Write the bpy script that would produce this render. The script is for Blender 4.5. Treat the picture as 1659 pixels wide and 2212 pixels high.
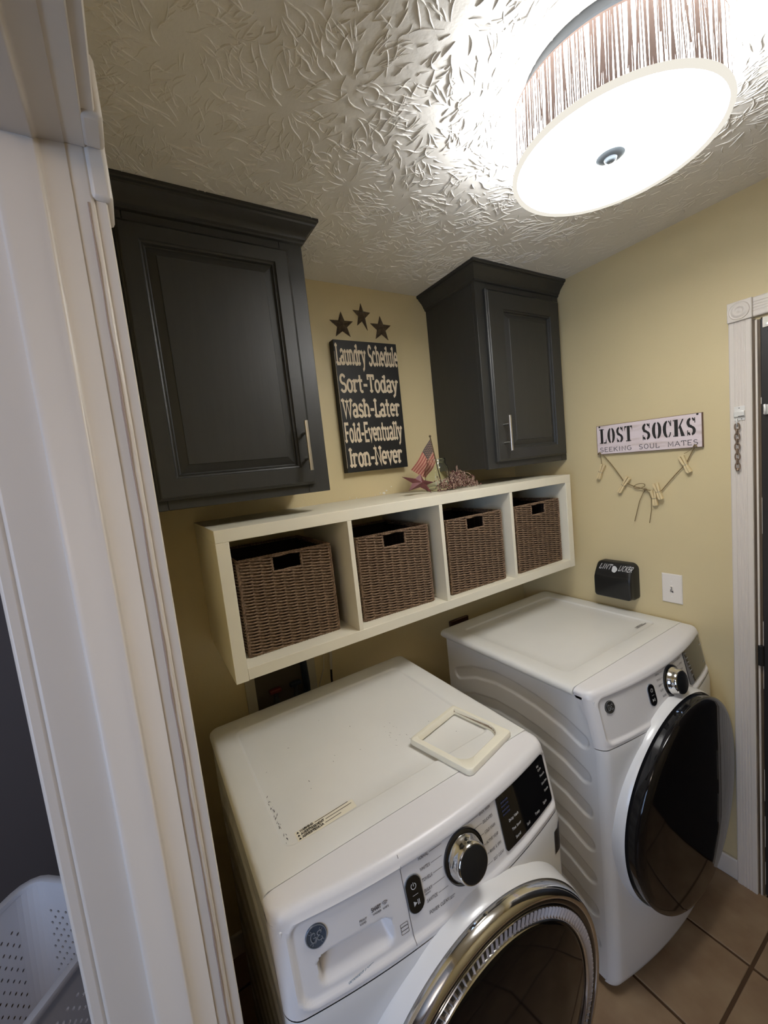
import bpy, math, random
from math import sin, cos, pi, sqrt
from mathutils import Vector, Matrix

sc = bpy.context.scene
for o in list(bpy.data.objects):
    bpy.data.objects.remove(o)
rnd = random.Random(7)

# ------------------------------------------------------------------ camera
W_PX, H_PX, F_PX = 1659.0, 2212.0, 878.08
CAM = Vector((-1.7304, -1.4808, 1.6826))
YAW, PITCH, ROLL = 0.5434, -0.1047, -0.1071
fwd = Vector((sin(YAW) * cos(PITCH), cos(YAW) * cos(PITCH), sin(PITCH)))
rgt = Vector((cos(YAW), -sin(YAW), 0))
upv = rgt.cross(fwd)
r2 = rgt * cos(ROLL) + upv * sin(ROLL)
u2 = upv * cos(ROLL) - rgt * sin(ROLL)
cd = bpy.data.cameras.new('camera')
cam = bpy.data.objects.new('camera', cd)
sc.collection.objects.link(cam)
cam.matrix_world = Matrix(((r2.x, u2.x, -fwd.x, CAM.x), (r2.y, u2.y, -fwd.y, CAM.y), (r2.z, u2.z, -fwd.z, CAM.z), (0, 0, 0, 1)))
cd.sensor_fit = 'VERTICAL'
cd.sensor_height = 36.0
cd.sensor_width = 27.0
cd.lens = 36.0 * F_PX / H_PX
cd.clip_start = 0.02
sc.camera = cam

# ------------------------------------------------------------------ world, exposure, lights
wd = bpy.data.worlds.new('world')
sc.world = wd
wd.use_nodes = True
wd.node_tree.nodes['Background'].inputs[0].default_value = (0.55, 0.68, 1.0, 1)
wd.node_tree.nodes['Background'].inputs[1].default_value = 0.15
sc.view_settings.view_transform = 'Standard'
sc.view_settings.look = 'None'
sc.view_settings.gamma = 1.0
sc.view_settings.use_curve_mapping = False
sc.view_settings.exposure = 0.0
sc.cycles.use_denoising = True
sc.cycles.max_bounces = 10
sc.cycles.diffuse_bounces = 6
sc.cycles.sample_clamp_indirect = 6.0

LAMP = Vector((-0.808, -0.995, 2.26))      # ceiling lamp: centre of the glowing bottom
DIFFUSER_STRENGTH = 26.0
SHADE_STRENGTH = 6.5
BULB_POWER = 16.0        # each of three bulbs inside the drum

def area_light(name, loc, direction, sx, sy, power, col):
    l = bpy.data.lights.new(name, 'AREA')
    l.shape = 'RECTANGLE'; l.size = sx; l.size_y = sy; l.energy = power; l.color = col
    o = bpy.data.objects.new(name, l); sc.collection.objects.link(o)
    o.location = loc
    o.rotation_euler = Vector(direction).to_track_quat('-Z', 'Y').to_euler()
    return o
# assumed daylight from an unseen window, added to cast cool light on the dryer
area_light('assumed_hall_daylight', (-3.55, -2.15, 1.30), (1, 0.35, -0.15), 1.0, 1.3, 24.0, (0.46, 0.65, 1.0))
# assumed warm lamp in the next room, unseen, added to light the door jamb
hl = bpy.data.lights.new('assumed_hall_lamp', 'POINT'); hl.energy = 12.0; hl.color = (1.0, 0.81, 0.64); hl.shadow_soft_size = 0.12
hlo = bpy.data.objects.new('assumed_hall_lamp', hl); sc.collection.objects.link(hlo); hlo.location = (-2.55, -1.95, 2.2)

# ------------------------------------------------------------------ helpers
COL = sc.collection

class MB:
    """collects verts / faces, links them as one mesh object"""
    def __init__(s): s.v = []; s.f = []; s.mi = []; s.cur = 0
    def add(s, vs, fs):
        b = len(s.v); s.v.extend([tuple(p) for p in vs])
        for f in fs: s.f.append(tuple(b + i for i in f)); s.mi.append(s.cur)
        return s
    def box(s, x0, x1, y0, y1, z0, z1):
        x0, x1 = min(x0, x1), max(x0, x1); y0, y1 = min(y0, y1), max(y0, y1); z0, z1 = min(z0, z1), max(z0, z1)
        return s.add([(x0,y0,z0),(x1,y0,z0),(x1,y1,z0),(x0,y1,z0),(x0,y0,z1),(x1,y0,z1),(x1,y1,z1),(x0,y1,z1)],
                     [(0,3,2,1),(4,5,6,7),(0,1,5,4),(1,2,6,5),(2,3,7,6),(3,0,4,7)])
    def loft(s, loops, cap0=True, cap1=True, closed=True):
        n = len(loops[0]); vs = [p for l in loops for p in l]; fs = []
        for i in range(len(loops) - 1):
            for j in range(n if closed else n - 1):
                k = (j + 1) % n
                fs.append((i*n+j, i*n+k, (i+1)*n+k, (i+1)*n+j))
        if cap0: fs.append(tuple(reversed(range(n))))
        if cap1: fs.append(tuple(range((len(loops)-1)*n, len(loops)*n)))
        return s.add(vs, fs)
    def grid(s, fn, us, vs_):
        vs = [fn(u, v) for v in vs_ for u in us]; n = len(us); fs = []
        for j in range(len(vs_) - 1):
            for i in range(n - 1): fs.append((j*n+i, j*n+i+1, (j+1)*n+i+1, (j+1)*n+i))
        return s.add(vs, fs)
    def tube(s, path, r, n=8, closed=False, caps=True):
        P = [Vector(p) for p in path]; m = len(P)
        R = r if isinstance(r, (list, tuple)) else [r] * m
        loops = []; nrm = None
        for i in range(m):
            if closed: t = P[(i+1) % m] - P[i-1]
            else: t = P[min(i+1, m-1)] - P[max(i-1, 0)]
            if t.length < 1e-9: t = Vector((0, 0, 1))
            t.normalize()
            if nrm is None:
                a = Vector((0, 0, 1)) if abs(t.z) < 0.9 else Vector((1, 0, 0))
                nrm = t.cross(a).normalized()
            nrm = (nrm - t * nrm.dot(t))
            if nrm.length < 1e-6: nrm = t.orthogonal()
            nrm.normalize(); b = t.cross(nrm)
            loops.append([P[i] + (nrm * cos(2*pi*k/n) + b * sin(2*pi*k/n)) * R[i] for k in range(n)])
        if closed: loops.append(loops[0]); return s.loft(loops, False, False)
        return s.loft(loops, caps, caps)
    def lathe(s, prof, c, axis='z', n=48, a0=0.0, a1=2*pi, cap0=False, cap1=False):
        """prof: (radius, height along axis)"""
        full = abs(a1 - a0 - 2*pi) < 1e-6
        k = n if full else n + 1; loops = []
        for r, h in prof:
            l = []
            for i in range(k):
                a = a0 + (a1 - a0) * i / n; x, y = r*cos(a), r*sin(a)
                if axis == 'z': p = (c[0]+x, c[1]+y, c[2]+h)
                elif axis == 'y': p = (c[0]+x, c[1]-h, c[2]+y)     # h towards -y
                else: p = (c[0]-h, c[1]-x, c[2]+y)                 # h towards -x
                l.append(p)
            loops.append(l)
        return s.loft(loops, cap0, cap1, closed=full)
    def prism(s, poly, fn, h0, h1):
        return s.loft([[fn(a, b, h0) for a, b in poly], [fn(a, b, h1) for a, b in poly]])
    def build(s, name, mat, parent=None, bevel=0, smooth=35, origin=None, seg=2, kind=None):
        me = bpy.data.meshes.new(name)
        if origin is None:
            if parent is not None: origin = WL[parent.name]
            else:
                xs = [p[0] for p in s.v]; ys = [p[1] for p in s.v]; zs = [p[2] for p in s.v]
                origin = Vector(((min(xs)+max(xs))/2, (min(ys)+max(ys))/2, min(zs)))
        origin = Vector(origin)
        me.from_pydata([(p[0]-origin.x, p[1]-origin.y, p[2]-origin.z) for p in s.v], [], s.f)
        mats = mat if isinstance(mat, (list, tuple)) else [mat]
        for m in mats: me.materials.append(m)
        if len(mats) > 1:
            for p, i in zip(me.polygons, s.mi): p.material_index = i
        import bmesh
        bm = bmesh.new(); bm.from_mesh(me); bmesh.ops.recalc_face_normals(bm, faces=bm.faces); bm.to_mesh(me); bm.free()
        if smooth:
            me.shade_smooth(); me.set_sharp_from_angle(angle=math.radians(smooth))
        o = bpy.data.objects.new(name, me); COL.objects.link(o)
        if parent is not None:
            o.parent = parent; o.location = origin - WL[parent.name]
        else: o.location = origin
        WL[o.name] = origin.copy()
        if bevel:
            b = o.modifiers.new('bevel', 'BEVEL'); b.width = bevel; b.segments = seg; b.limit_method = 'ANGLE'; b.angle_limit = math.radians(40)
            b.harden_normals = False
        if kind: o['kind'] = kind
        return o
WL = {}

def tag(o, label=None, cat=None, group=None, kind=None):
    if label: o['label'] = label
    if cat: o['category'] = cat
    if group: o['group'] = group
    if kind: o['kind'] = kind
    return o
def thing(name, label, cat, loc, group=None):
    o = bpy.data.objects.new(name, None); o.empty_display_size = 0.05; COL.objects.link(o)
    o.location = loc; WL[o.name] = Vector(loc)
    return tag(o, label, cat, group)
def structure(o): o['kind'] = 'structure'; return o
def dup(root, loc, label=None, rotz=0.0):
    r = root.copy(); COL.objects.link(r); r.location = loc; r.rotation_euler = (0, 0, rotz)
    if label: r['label'] = label
    for ch in list(root.children):
        c = ch.copy(); COL.objects.link(c); c.parent = r
        for g in list(ch.children):
            d = g.copy(); COL.objects.link(d); d.parent = c
    WL[r.name] = Vector(loc)
    return r
def lin(c):
    f = lambda x: x/12.92 if x <= 0.04045 else ((x+0.055)/1.055)**2.4
    return tuple(f(x/255.0) for x in c)
def lerp(a, b, t): return a + (b-a)*t
def frange(a, b, n): return [a + (b-a)*i/n for i in range(n+1)]
def sstep(a, b, x):
    t = min(1, max(0, (x-a)/(b-a))); return t*t*(3-2*t)

def mat(name, col, rough=0.5, metal=0.0, spec=0.5, var=0.0, vscale=8.0, bump=0.0, bscale=60.0, bdist=0.002, coat=0.0, col2=None, vdetail=4.0, ramp=(0.3, 0.7), trans=0.0, ior=1.45, stretch=None, alpha=1.0):
    m = bpy.data.materials.new(name); m.use_nodes = True
    nt = m.node_tree; b = nt.nodes['Principled BSDF']
    b.inputs['Base Color'].default_value = (*col, 1)
    b.inputs['Roughness'].default_value = rough
    b.inputs['Metallic'].default_value = metal
    b.inputs['Specular IOR Level'].default_value = spec
    b.inputs['Coat Weight'].default_value = coat
    b.inputs['Coat Roughness'].default_value = 0.05
    b.inputs['Transmission Weight'].default_value = trans
    b.inputs['IOR'].default_value = ior
    tc = nt.nodes.new('ShaderNodeTexCoord'); vec = tc.outputs['Object']
    if stretch:
        mp = nt.nodes.new('ShaderNodeMapping'); mp.inputs['Scale'].default_value = stretch
        nt.links.new(vec, mp.inputs['Vector']); vec = mp.outputs['Vector']
    if var > 0 or col2:
        n = nt.nodes.new('ShaderNodeTexNoise'); n.inputs['Scale'].default_value = vscale; n.inputs['Detail'].default_value = vdetail
        nt.links.new(vec, n.inputs['Vector'])
        r = nt.nodes.new('ShaderNodeValToRGB')
        c2 = col2 if col2 else tuple(x*(1-var) for x in col)
        r.color_ramp.elements[0].color = (*c2, 1); r.color_ramp.elements[1].color = (*col, 1)
        r.color_ramp.elements[0].position = ramp[0]; r.color_ramp.elements[1].position = ramp[1]
        nt.links.new(n.outputs['Fac'], r.inputs['Fac']); nt.links.new(r.outputs['Color'], b.inputs['Base Color'])
    if bump > 0:
        n = nt.nodes.new('ShaderNodeTexNoise'); n.inputs['Scale'].default_value = bscale; n.inputs['Detail'].default_value = 3.0
        nt.links.new(vec, n.inputs['Vector'])
        bn = nt.nodes.new('ShaderNodeBump'); bn.inputs['Strength'].default_value = bump; bn.inputs['Distance'].default_value = bdist
        nt.links.new(n.outputs['Fac'], bn.inputs['Height']); nt.links.new(bn.outputs['Normal'], b.inputs['Normal'])
    return m
def emit(name, col, strength):
    m = bpy.data.materials.new(name); m.use_nodes = True; nt = m.node_tree; nt.nodes.clear()
    e = nt.nodes.new('ShaderNodeEmission'); o = nt.nodes.new('ShaderNodeOutputMaterial')
    e.inputs[0].default_value = (*col, 1); e.inputs[1].default_value = strength
    nt.links.new(e.outputs[0], o.inputs[0]); return m

M = {}
M['tan'] = mat('tan_wall_paint', lin((213, 197, 155)), 0.5, var=0.04, vscale=3, bump=0.25, bscale=160, bdist=0.0015)
M['ceil'] = mat('white_ceiling_paint', lin((236, 233, 228)), 0.75, var=0.05, vscale=5, bump=0.35, bscale=70, bdist=0.002)
M['trim'] = mat('white_trim_paint', lin((222, 214, 204)), 0.36, var=0.03, vscale=3)
M['caulk'] = mat('cracked_caulk', lin((170, 150, 138)), 0.6)
M['hallgrey'] = mat('dark_grey_hall_paint', lin((104, 95, 92)), 0.6, bump=0.2, bscale=150, bdist=0.001)
M['char'] = mat('charcoal_cabinet_paint', lin((53, 53, 51)), 0.40, spec=0.5, var=0.10, vscale=14, bump=0.12, bscale=30, bdist=0.0012, stretch=(6, 6, 0.5))
M['cream'] = mat('cream_shelf_laminate', lin((232, 226, 206)), 0.42, var=0.03, vscale=12)
M['enamel'] = mat('white_appliance_enamel', lin((224, 224, 224)), 0.22, spec=0.5, coat=0.15)
M['enameltop'] = mat('white_appliance_top', lin((226, 225, 220)), 0.33, spec=0.45, var=0.05, vscale=5)
M['plasticwhite'] = mat('white_appliance_plastic', lin((224, 222, 222)), 0.3, spec=0.5)
M['chrome'] = mat('polished_chrome', (0.72, 0.71, 0.69), 0.09, metal=1.0)
M['nickel'] = mat('brushed_nickel', (0.70, 0.67, 0.62), 0.28, metal=1.0)
M['blackgloss'] = mat('black_gloss', (0.006, 0.006, 0.007), 0.06, spec=0.6, coat=0.5)
M['glassdark'] = mat('smoked_door_glass', (0.006, 0.005, 0.005), 0.06, spec=0.42)
M['blackplastic'] = mat('black_plastic', (0.014, 0.014, 0.014), 0.35)
M['knobcap'] = mat('black_knob_cap', (0.012, 0.013, 0.015), 0.28)
M['darkgap'] = mat('dark_gap', (0.03, 0.03, 0.03), 0.7)
M['ribgrey'] = mat('grey_ribbed_plastic', lin((158, 148, 144)), 0.35)
M['ink'] = mat('grey_print_ink', lin((90, 86, 88)), 0.6)
M['inkblack'] = mat('black_print_ink', lin((40, 38, 36)), 0.6)
M['inkblue'] = mat('blue_print_ink', lin((120, 150, 170)), 0.6)
M['inkwhite'] = mat('white_print_ink', lin((205, 205, 205)), 0.5)
M['inkwhite2'] = mat('dim_display_print', lin((60, 66, 96)), 0.5)
M['badge'] = mat('blue_grey_badge', lin((80, 90, 104)), 0.3, metal=0.3)
M['badgegrey'] = mat('dark_grey_badge', lin((70, 68, 66)), 0.3, metal=0.5)
M['badgelight'] = mat('pale_badge_metal', lin((165, 172, 182)), 0.3, metal=0.5)
M['seagrass'] = mat('brown_woven_cord', lin((142, 117, 93)), 0.8, col2=lin((96, 75, 57)), vscale=160, bump=0.7, bscale=420, bdist=0.0015, vdetail=2)
M['basketin'] = mat('dark_basket_lining', lin((40, 29, 24)), 0.9)
M['signblack'] = mat('black_sign_board', lin((27, 27, 26)), 0.5, var=0.15, vscale=30)
M['signedge'] = mat('worn_sign_edge', lin((52, 50, 44)), 0.6)
M['letter'] = mat('cream_letter_paint', lin((226, 210, 184)), 0.6, var=0.1, vscale=60)
M['tin'] = mat('rusted_tin', lin((98, 84, 64)), 0.5, metal=0.15, col2=lin((62, 50, 40)), vscale=60)
M['maroontin'] = mat('maroon_tin', lin((112, 62, 62)), 0.5, metal=0.1, col2=lin((88, 46, 48)), vscale=40)
M['berry'] = mat('maroon_berry', lin((116, 76, 70)), 0.5, col2=lin((84, 52, 48)), vscale=60)
M['twig'] = mat('pale_twig', lin((172, 146, 130)), 0.7)
M['bottleglass'] = mat('clear_jar_glass', (0.93, 0.97, 0.92), 0.03, trans=1.0, ior=1.3)
M['flagred'] = mat('faded_red_cloth', lin((152, 84, 76)), 0.85)
M['flagcream'] = mat('tea_stained_cloth', lin((188, 142, 120)), 0.85)
M['flagblue'] = mat('faded_navy_cloth', lin((84, 78, 74)), 0.85)
M['pole'] = mat('dark_wood_stick', lin((92, 78, 54)), 0.6)
M['sockwood'] = mat('whitewashed_sign_wood', lin((226, 212, 214)), 0.6, col2=lin((200, 182, 176)), vscale=25, ramp=(0.25, 0.5), stretch=(1, 0.4, 2))
M['sockedge'] = mat('brown_sign_edge', lin((110, 84, 72)), 0.7)
M['twine'] = mat('jute_twine', lin((142, 122, 86)), 0.85, var=0.25, vscale=200)
M['pin'] = mat('pale_clothespin_wood', lin((226, 206, 160)), 0.6, var=0.1, vscale=50)
M['spring'] = mat('pin_spring_wire', (0.45, 0.42, 0.36), 0.35, metal=1.0)
M['plate'] = mat('white_switch_plate', lin((232, 226, 218)), 0.35)
M['brown'] = mat('dark_strip_brown', lin((104, 88, 68)), 0.5, col2=lin((70, 58, 46)), vscale=20, stretch=(1, 1, 0.2))
M['doorblack'] = mat('black_door_paint', lin((44, 42, 42)), 0.38, bump=0.05, bscale=30)
M['zinc'] = mat('zinc_plated_steel', (0.86, 0.85, 0.82), 0.35, metal=0.35)
M['chain'] = mat('dull_brass_chain', lin((140, 120, 102)), 0.45, metal=0.5)
M['outlet'] = mat('grey_white_box_plastic', lin((190, 184, 168)), 0.5)
M['boxin'] = mat('dark_box_inside', lin((74, 68, 58)), 0.7)
M['valve_red'] = mat('red_valve', lin((96, 34, 30)), 0.5)
M['valve_blue'] = mat('blue_valve', lin((30, 40, 52)), 0.5)
M['cablewhite'] = mat('white_cable', lin((200, 192, 176)), 0.5)
M['cableblack'] = mat('dark_cable', lin((30, 20, 18)), 0.5)
M['brownplate'] = mat('brown_outlet_plate', lin((58, 36, 26)), 0.45)
M['tile'] = mat('beige_floor_tile', lin((154, 131, 103)), 0.42, col2=lin((128, 102, 77)), vscale=9, vdetail=6, bump=0.08, bscale=40)
M['grout'] = mat('brown_grout', lin((78, 56, 36)), 0.9)
M['hamper'] = mat('white_hamper_plastic', lin((236, 236, 240)), 0.35)
M['tray'] = mat('ivory_plastic', lin((236, 231, 212)), 0.35, var=0.03, vscale=30)
M['rust'] = mat('brown_grime', lin((128, 100, 76)), 0.8, col2=lin((180, 164, 140)), vscale=90)
M['thread'] = mat('brown_shade_thread', lin((158, 134, 124)), 0.8)
M['spackle'] = mat('white_spackle', lin((236, 232, 220)), 0.7)
M['diffuser'] = emit('glowing_diffuser_glass', (1.0, 0.985, 0.965), DIFFUSER_STRENGTH)
M['shadeglow'] = emit('glowing_fabric_shade', (1.0, 0.985, 0.95), SHADE_STRENGTH)
M['rimglass'] = emit('glowing_glass_rim', (1.0, 0.95, 0.84), 0.9)
M['finial'] = mat('bloomed_lamp_finial', lin((150, 162, 172)), 0.35)  # paler than the lamp metal: reflection and bloom are put into the colour
M['darkmetal'] = mat('dark_lamp_metal', lin((58, 62, 66)), 0.5, metal=0.3)

# ------------------------------------------------------------------ stroke lettering
def arc(cx, cy, rx, ry, a0, a1, n=10):
    return [(cx + rx*cos(math.radians(a0+(a1-a0)*i/n)), cy + ry*sin(math.radians(a0+(a1-a0)*i/n))) for i in range(n+1)]
G = {   # char: (width, strokes, serif points)
 'A': (.8, [[(0.02,0),(.4,1),(.78,0)], [(.18,.34),(.62,.34)]], [(.05,0),(.75,0)]),
 'B': (.7, [[(.08,0),(.08,1)], [(.08,1),(.35,1)]+arc(.38,.76,.24,.24,90,-90,8)+[(.08,.52)], [(.35,.52)]+arc(.4,.26,.28,.26,90,-90,8)+[(.08,0)]], []),
 'C': (.75, [arc(.42,.5,.36,.5,52,308,16)], []),
 'D': (.75, [[(.08,0),(.08,1)], [(.08,1),(.3,1)]+arc(.3,.5,.4,.5,90,-90,12)+[(.08,0)]], []),
 'E': (.66, [[(.62,1),(.08,1),(.08,0),(.64,0)], [(.08,.52),(.5,.52)]], []),
 'F': (.62, [[(.6,1),(.1,1),(.1,0)], [(.1,.5),(.48,.5)]], [(.1,0)]),
 'G': (.8, [arc(.42,.5,.36,.5,52,320,16)+[(.72,.44),(.48,.44)]], []),
 'H': (.8, [[(.1,0),(.1,1)], [(.7,0),(.7,1)], [(.1,.5),(.7,.5)]], [(.1,0),(.1,1),(.7,0),(.7,1)]),
 'J': (.6, [[(.48,1),(.48,.26)]+arc(.27,.26,.21,.25,0,-170,8)], []),
 'I': (.3, [[(.15,0),(.15,1)]], [(.15,0),(.15,1)]),
 'K': (.76, [[(.08,0),(.08,1)], [(.68,1),(.1,.42)], [(.28,.6),(.72,0)]], [(.08,0),(.08,1),(.7,0),(.66,1)]),
 'L': (.64, [[(.12,1),(.12,0),(.6,0)], [(.6,0),(.6,.24)]], [(.12,1),(.12,0)]),
 'M': (.9, [[(.08,0),(.1,1),(.45,.25),(.8,1),(.82,0)]], []),
 'N': (.8, [[(.1,0),(.1,1),(.7,0),(.7,1)]], [(.1,0),(.7,1),(.08,1)]),
 'O': (.8, [arc(.4,.5,.34,.5,90,450,20)], []),
 'P': (.68, [[(.08,0),(.08,1)], [(.08,1),(.36,1)]+arc(.38,.73,.25,.27,90,-90,8)+[(.08,.46)]], []),
 'Q': (.8, [arc(.4,.5,.34,.5,90,450,20), [(.5,.2),(.76,-.05)]], []),
 'R': (.72, [[(.08,0),(.08,1)], [(.08,1),(.36,1)]+arc(.38,.74,.25,.26,90,-90,8)+[(.08,.48)], [(.34,.48),(.68,0)]], []),
 'S': (.68, [arc(.34,.745,.26,.255,35,270,12)+arc(.34,.245,.28,.245,90,-145,12)], []),
 'T': (.74, [[(.37,0),(.37,1)], [(.03,1),(.71,1)], [(.03,1),(.03,.8)], [(.71,1),(.71,.8)]], [(.37,0)]),
 'U': (.78, [[(.1,1),(.1,.34)]+arc(.39,.34,.29,.34,180,360,10)+[(.68,1)]], []),
 'V': (.74, [[(.04,1),(.37,0),(.7,1)]], []),
 'W': (1.06, [[(.05,1),(.28,0),(.53,.9),(.78,0),(1.01,1)]], [(.07,1),(.53,.95),(.99,1)]),
 'X': (.7, [[(.05,0),(.65,1)], [(.05,1),(.65,0)]], []),
 'Y': (.7, [[(.04,1),(.35,.5),(.66,1)], [(.35,.5),(.35,0)]], []),
 'Z': (.66, [[(.06,1),(.6,1),(.06,0),(.62,0)]], []),
 '&': (.8, [[(.74,0),(.22,.7)]+arc(.36,.8,.17,.18,200,-20,8)+[(.12,.32)]+arc(.32,.2,.22,.2,150,340,8)+[(.72,.4)]], []),
 '-': (.5, [[(.08,.4),(.42,.4)]], []),
 '/': (.4, [[(.02,-.05),(.36,1.05)]], []),
 'a': (.66, [arc(.3,.55,.22,.17,150,0,8)+[(.52,0)], arc(.29,.19,.22,.19,60,420,14)], [(.54,0)]),
 'c': (.6, [arc(.32,.35,.26,.35,50,310,14)], []),
 'd': (.7, [arc(.3,.35,.24,.35,0,360,16), [(.56,0),(.56,1)]], [(.5,1),(.6,0)]),
 'e': (.64, [[(.08,.36),(.56,.36)]+arc(.32,.36,.25,.34,0,300,16)], []),
 'h': (.74, [[(.12,0),(.12,1)], [(.12,.45)]+arc(.36,.46,.23,.24,165,0,8)+[(.59,0)]], [(.1,1),(.12,0),(.6,0)]),
 'l': (.34, [[(.16,0),(.16,1)]], [(.12,1),(.16,0)]),
 'm': (1.0, [[(.1,0),(.1,.7)], [(.1,.46)]+arc(.28,.5,.18,.2,165,0,6)+[(.46,0)], [(.46,.46)]+arc(.64,.5,.18,.2,165,0,6)+[(.82,0)]], []),
 'n': (.74, [[(.12,0),(.12,.7)], [(.12,.45)]+arc(.36,.46,.23,.24,165,0,8)+[(.59,0)]], [(.09,.7),(.12,0),(.6,0)]),
 'o': (.66, [arc(.33,.35,.26,.35,90,450,18)], []),
 'i': (.3, [[(.14,0),(.14,.7)], [(.14,.88),(.14,.95)]], []),
 'p': (.68, [[(.12,-.3),(.12,.7)], arc(.36,.35,.24,.35,0,360,14)], []),
 'r': (.56, [[(.14,0),(.14,.7)], [(.14,.42)]+arc(.38,.42,.22,.26,160,50,6)], [(.1,.7),(.16,0)]),
 's': (.56, [arc(.28,.53,.2,.17,30,270,10)+arc(.28,.18,.22,.18,90,-145,10)], []),
 't': (.5, [[(.2,.95),(.2,.18)]+arc(.36,.18,.16,.18,180,300,6), [(.02,.68),(.42,.68)]], []),
 'u': (.74, [[(.12,.7),(.12,.26)]+arc(.35,.26,.23,.26,180,345,8)+[(.58,.3)], [(.58,0),(.58,.7)]], [(.09,.7),(.54,.7),(.62,0)]),
 'v': (.64, [[(.04,.7),(.32,0),(.6,.7)]], [(.06,.7),(.58,.7)]),
 'y': (.66, [[(.06,.7),(.34,.04)], [(.6,.7),(.28,-.18),(.12,-.28)]], [(.08,.7),(.58,.7)]),
 'x': (.6, [[(.05,0),(.55,.7)], [(.05,.7),(.55,0)]], []),
 'k': (.62, [[(.1,0),(.1,1)], [(.54,.7),(.12,.28)], [(.26,.42),(.56,0)]], []),
 'g': (.66, [arc(.32,.35,.24,.35,0,360,14), [(.56,.7),(.56,-.1)]+arc(.32,-.1,.24,.2,0,-150,8)], []),
 'w': (.9, [[(.04,.7),(.24,0),(.45,.6),(.66,0),(.86,.7)]], []),
 ' ': (.42, [], []),
}
def text_polys(txt, w=.16, serif=False, gap=.12, sw=None, sh=None):
    """list of flat polygons (x, y) in cap-height units, and the total width"""
    x = 0; out = []
    for ch in txt:
        wd_, strokes, ser = G[ch]
        for st in strokes:
            L = []; R = []
            for i, (px, py) in enumerate(st):
                a = st[max(i-1, 0)]; b = st[min(i+1, len(st)-1)]
                if i > 0 and i < len(st)-1:
                    d1 = Vector((px-a[0], py-a[1])); d2 = Vector((b[0]-px, b[1]-py))
                    if d1.length < 1e-6 or d2.length < 1e-6: continue
                    d1.normalize(); d2.normalize(); t = d1 + d2
                    if t.length < 1e-3: t = d2
                    t.normalize(); k = 1/max(.5, abs(t.dot(d2)))
                else:
                    t = Vector((b[0]-a[0], b[1]-a[1])).normalized(); k = 1
                nx, ny = -t.y*w/2*k, t.x*w/2*k
                if serif: ny *= .8
                e = 0
                if i == 0: e = -w*.28
                elif i == len(st)-1: e = w*.28
                L.append((x+px+nx+t.x*e, py+ny+t.y*e)); R.append((x+px-nx+t.x*e, py-ny+t.y*e))
            for i in range(len(L)-1): out.append([L[i], R[i], R[i+1], L[i+1]])
        if serif:
            a = sw or w*1.05; h = sh or w*.62
            for sx, sy in ser:
                y0, y1 = (sy-h, sy) if sy > .3 else (sy, sy+h)
                out.append([(x+sx-a, y0), (x+sx+a, y0), (x+sx+a, y1), (x+sx-a, y1)])
        x += wd_ + gap
    return out, x - gap
def text_mb(mb, txt, fn, x0, x1, y0, h, fit=True, slant=0.0, nrm=(0, -1, 0), **kw):
    """fn(a, b) -> xyz ; text is fitted to the span x0..x1, cap height h on baseline y0"""
    P, wt = text_polys(txt, **kw)
    s = (x1-x0)/wt if fit else h
    for i, p in enumerate(P):      # strokes that cross lie a hair above one another
        dn = Vector(nrm)*((i % 24)*2.2e-5)
        vs = [Vector(fn(x0 + a*s + slant*b*h, y0 + b*h)) + dn for a, b in p]
        mb.add(vs, [(0, 1, 2, 3)])
    return x0 + wt*s

# ------------------------------------------------------------------ room shell
CH = 2.419
XL = -1.722           # laundry side of the left wall
XH = -1.838           # hall side of the left wall
o = structure(MB().box(XH, 0.12, 0, 0.12, -0.02, CH).build('wall_back', M['tan'])); WB = o
mb = MB(); mb.box(0, 0.12, -0.9975, 0.0, -0.02, CH); mb.box(0, 0.12, -1.82, -0.9975, 2.024, CH); mb.box(0, 0.12, -2.1, -1.82, -0.02, CH)
WR = structure(mb.build('wall_right', M['tan'], smooth=0))
mb = MB(); mb.box(-1.78, XL, -0.871, 0.0, 0, CH); mb.box(-1.78, XL, -1.753, -0.871, 2.102, CH); mb.box(-1.78, XL, -2.1, -1.753, 0, CH)
structure(mb.build('wall_left', M['tan'], smooth=0))
mb = MB(); mb.box(XH, -1.78, -0.871, 0.36, 0, CH); mb.box(XH, -1.78, -1.753, -0.871, 2.102, CH); mb.box(XH, -1.78, -2.8, -1.753, 0, CH)
structure(mb.build('wall_hall_side', M['hallgrey'], smooth=0))
structure(MB().box(XL, 0.12, -2.1, -2.0, -0.02, CH).build('wall_front', M['tan']))
structure(MB().box(-3.72, XH, 0.36, 0.46, -0.02, CH).build('wall_hall_end', M['hallgrey']))
structure(MB().box(-3.72, XH, -2.9, -2.8, -0.02, CH).build('wall_hall_front', M['hallgrey']))
mb = MB()
mb.box(-3.72, -3.6, -1.65, 0.36, -0.02, CH); mb.box(-3.72, -3.6, -2.8, -2.65, -0.02, CH)
mb.box(-3.72, -3.6, -2.65, -1.65, -0.02, 0.65); mb.box(-3.72, -3.6, -2.65, -1.65, 1.95, CH)  # wall pieces below and above an assumed, unseen window opening
structure(mb.build('wall_hall_far', M['hallgrey'], smooth=0))
mb = MB(); mb.box(-3.63, -3.59, -2.68, -2.64, 0.62, 1.98); mb.box(-3.63, -3.59, -1.66, -1.62, 0.62, 1.98); mb.box(-3.63, -3.59, -2.64, -1.66, 1.94, 1.98); mb.box(-3.63, -3.59, -2.64, -1.66, 0.62, 0.66)
structure(mb.build('assumed_window_1', M['trim'], smooth=0))  # assumed window frame, out of view, added to go with the hall daylight
CEIL = structure(MB().box(-3.72, 0.12, -2.9, 0.46, CH, CH+0.08).build('ceiling', M['ceil']))
FLOOR = structure(MB().box(-3.72, 0.12, -2.9, 0.46, -0.06, -0.004).build('floor', M['grout']))

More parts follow.
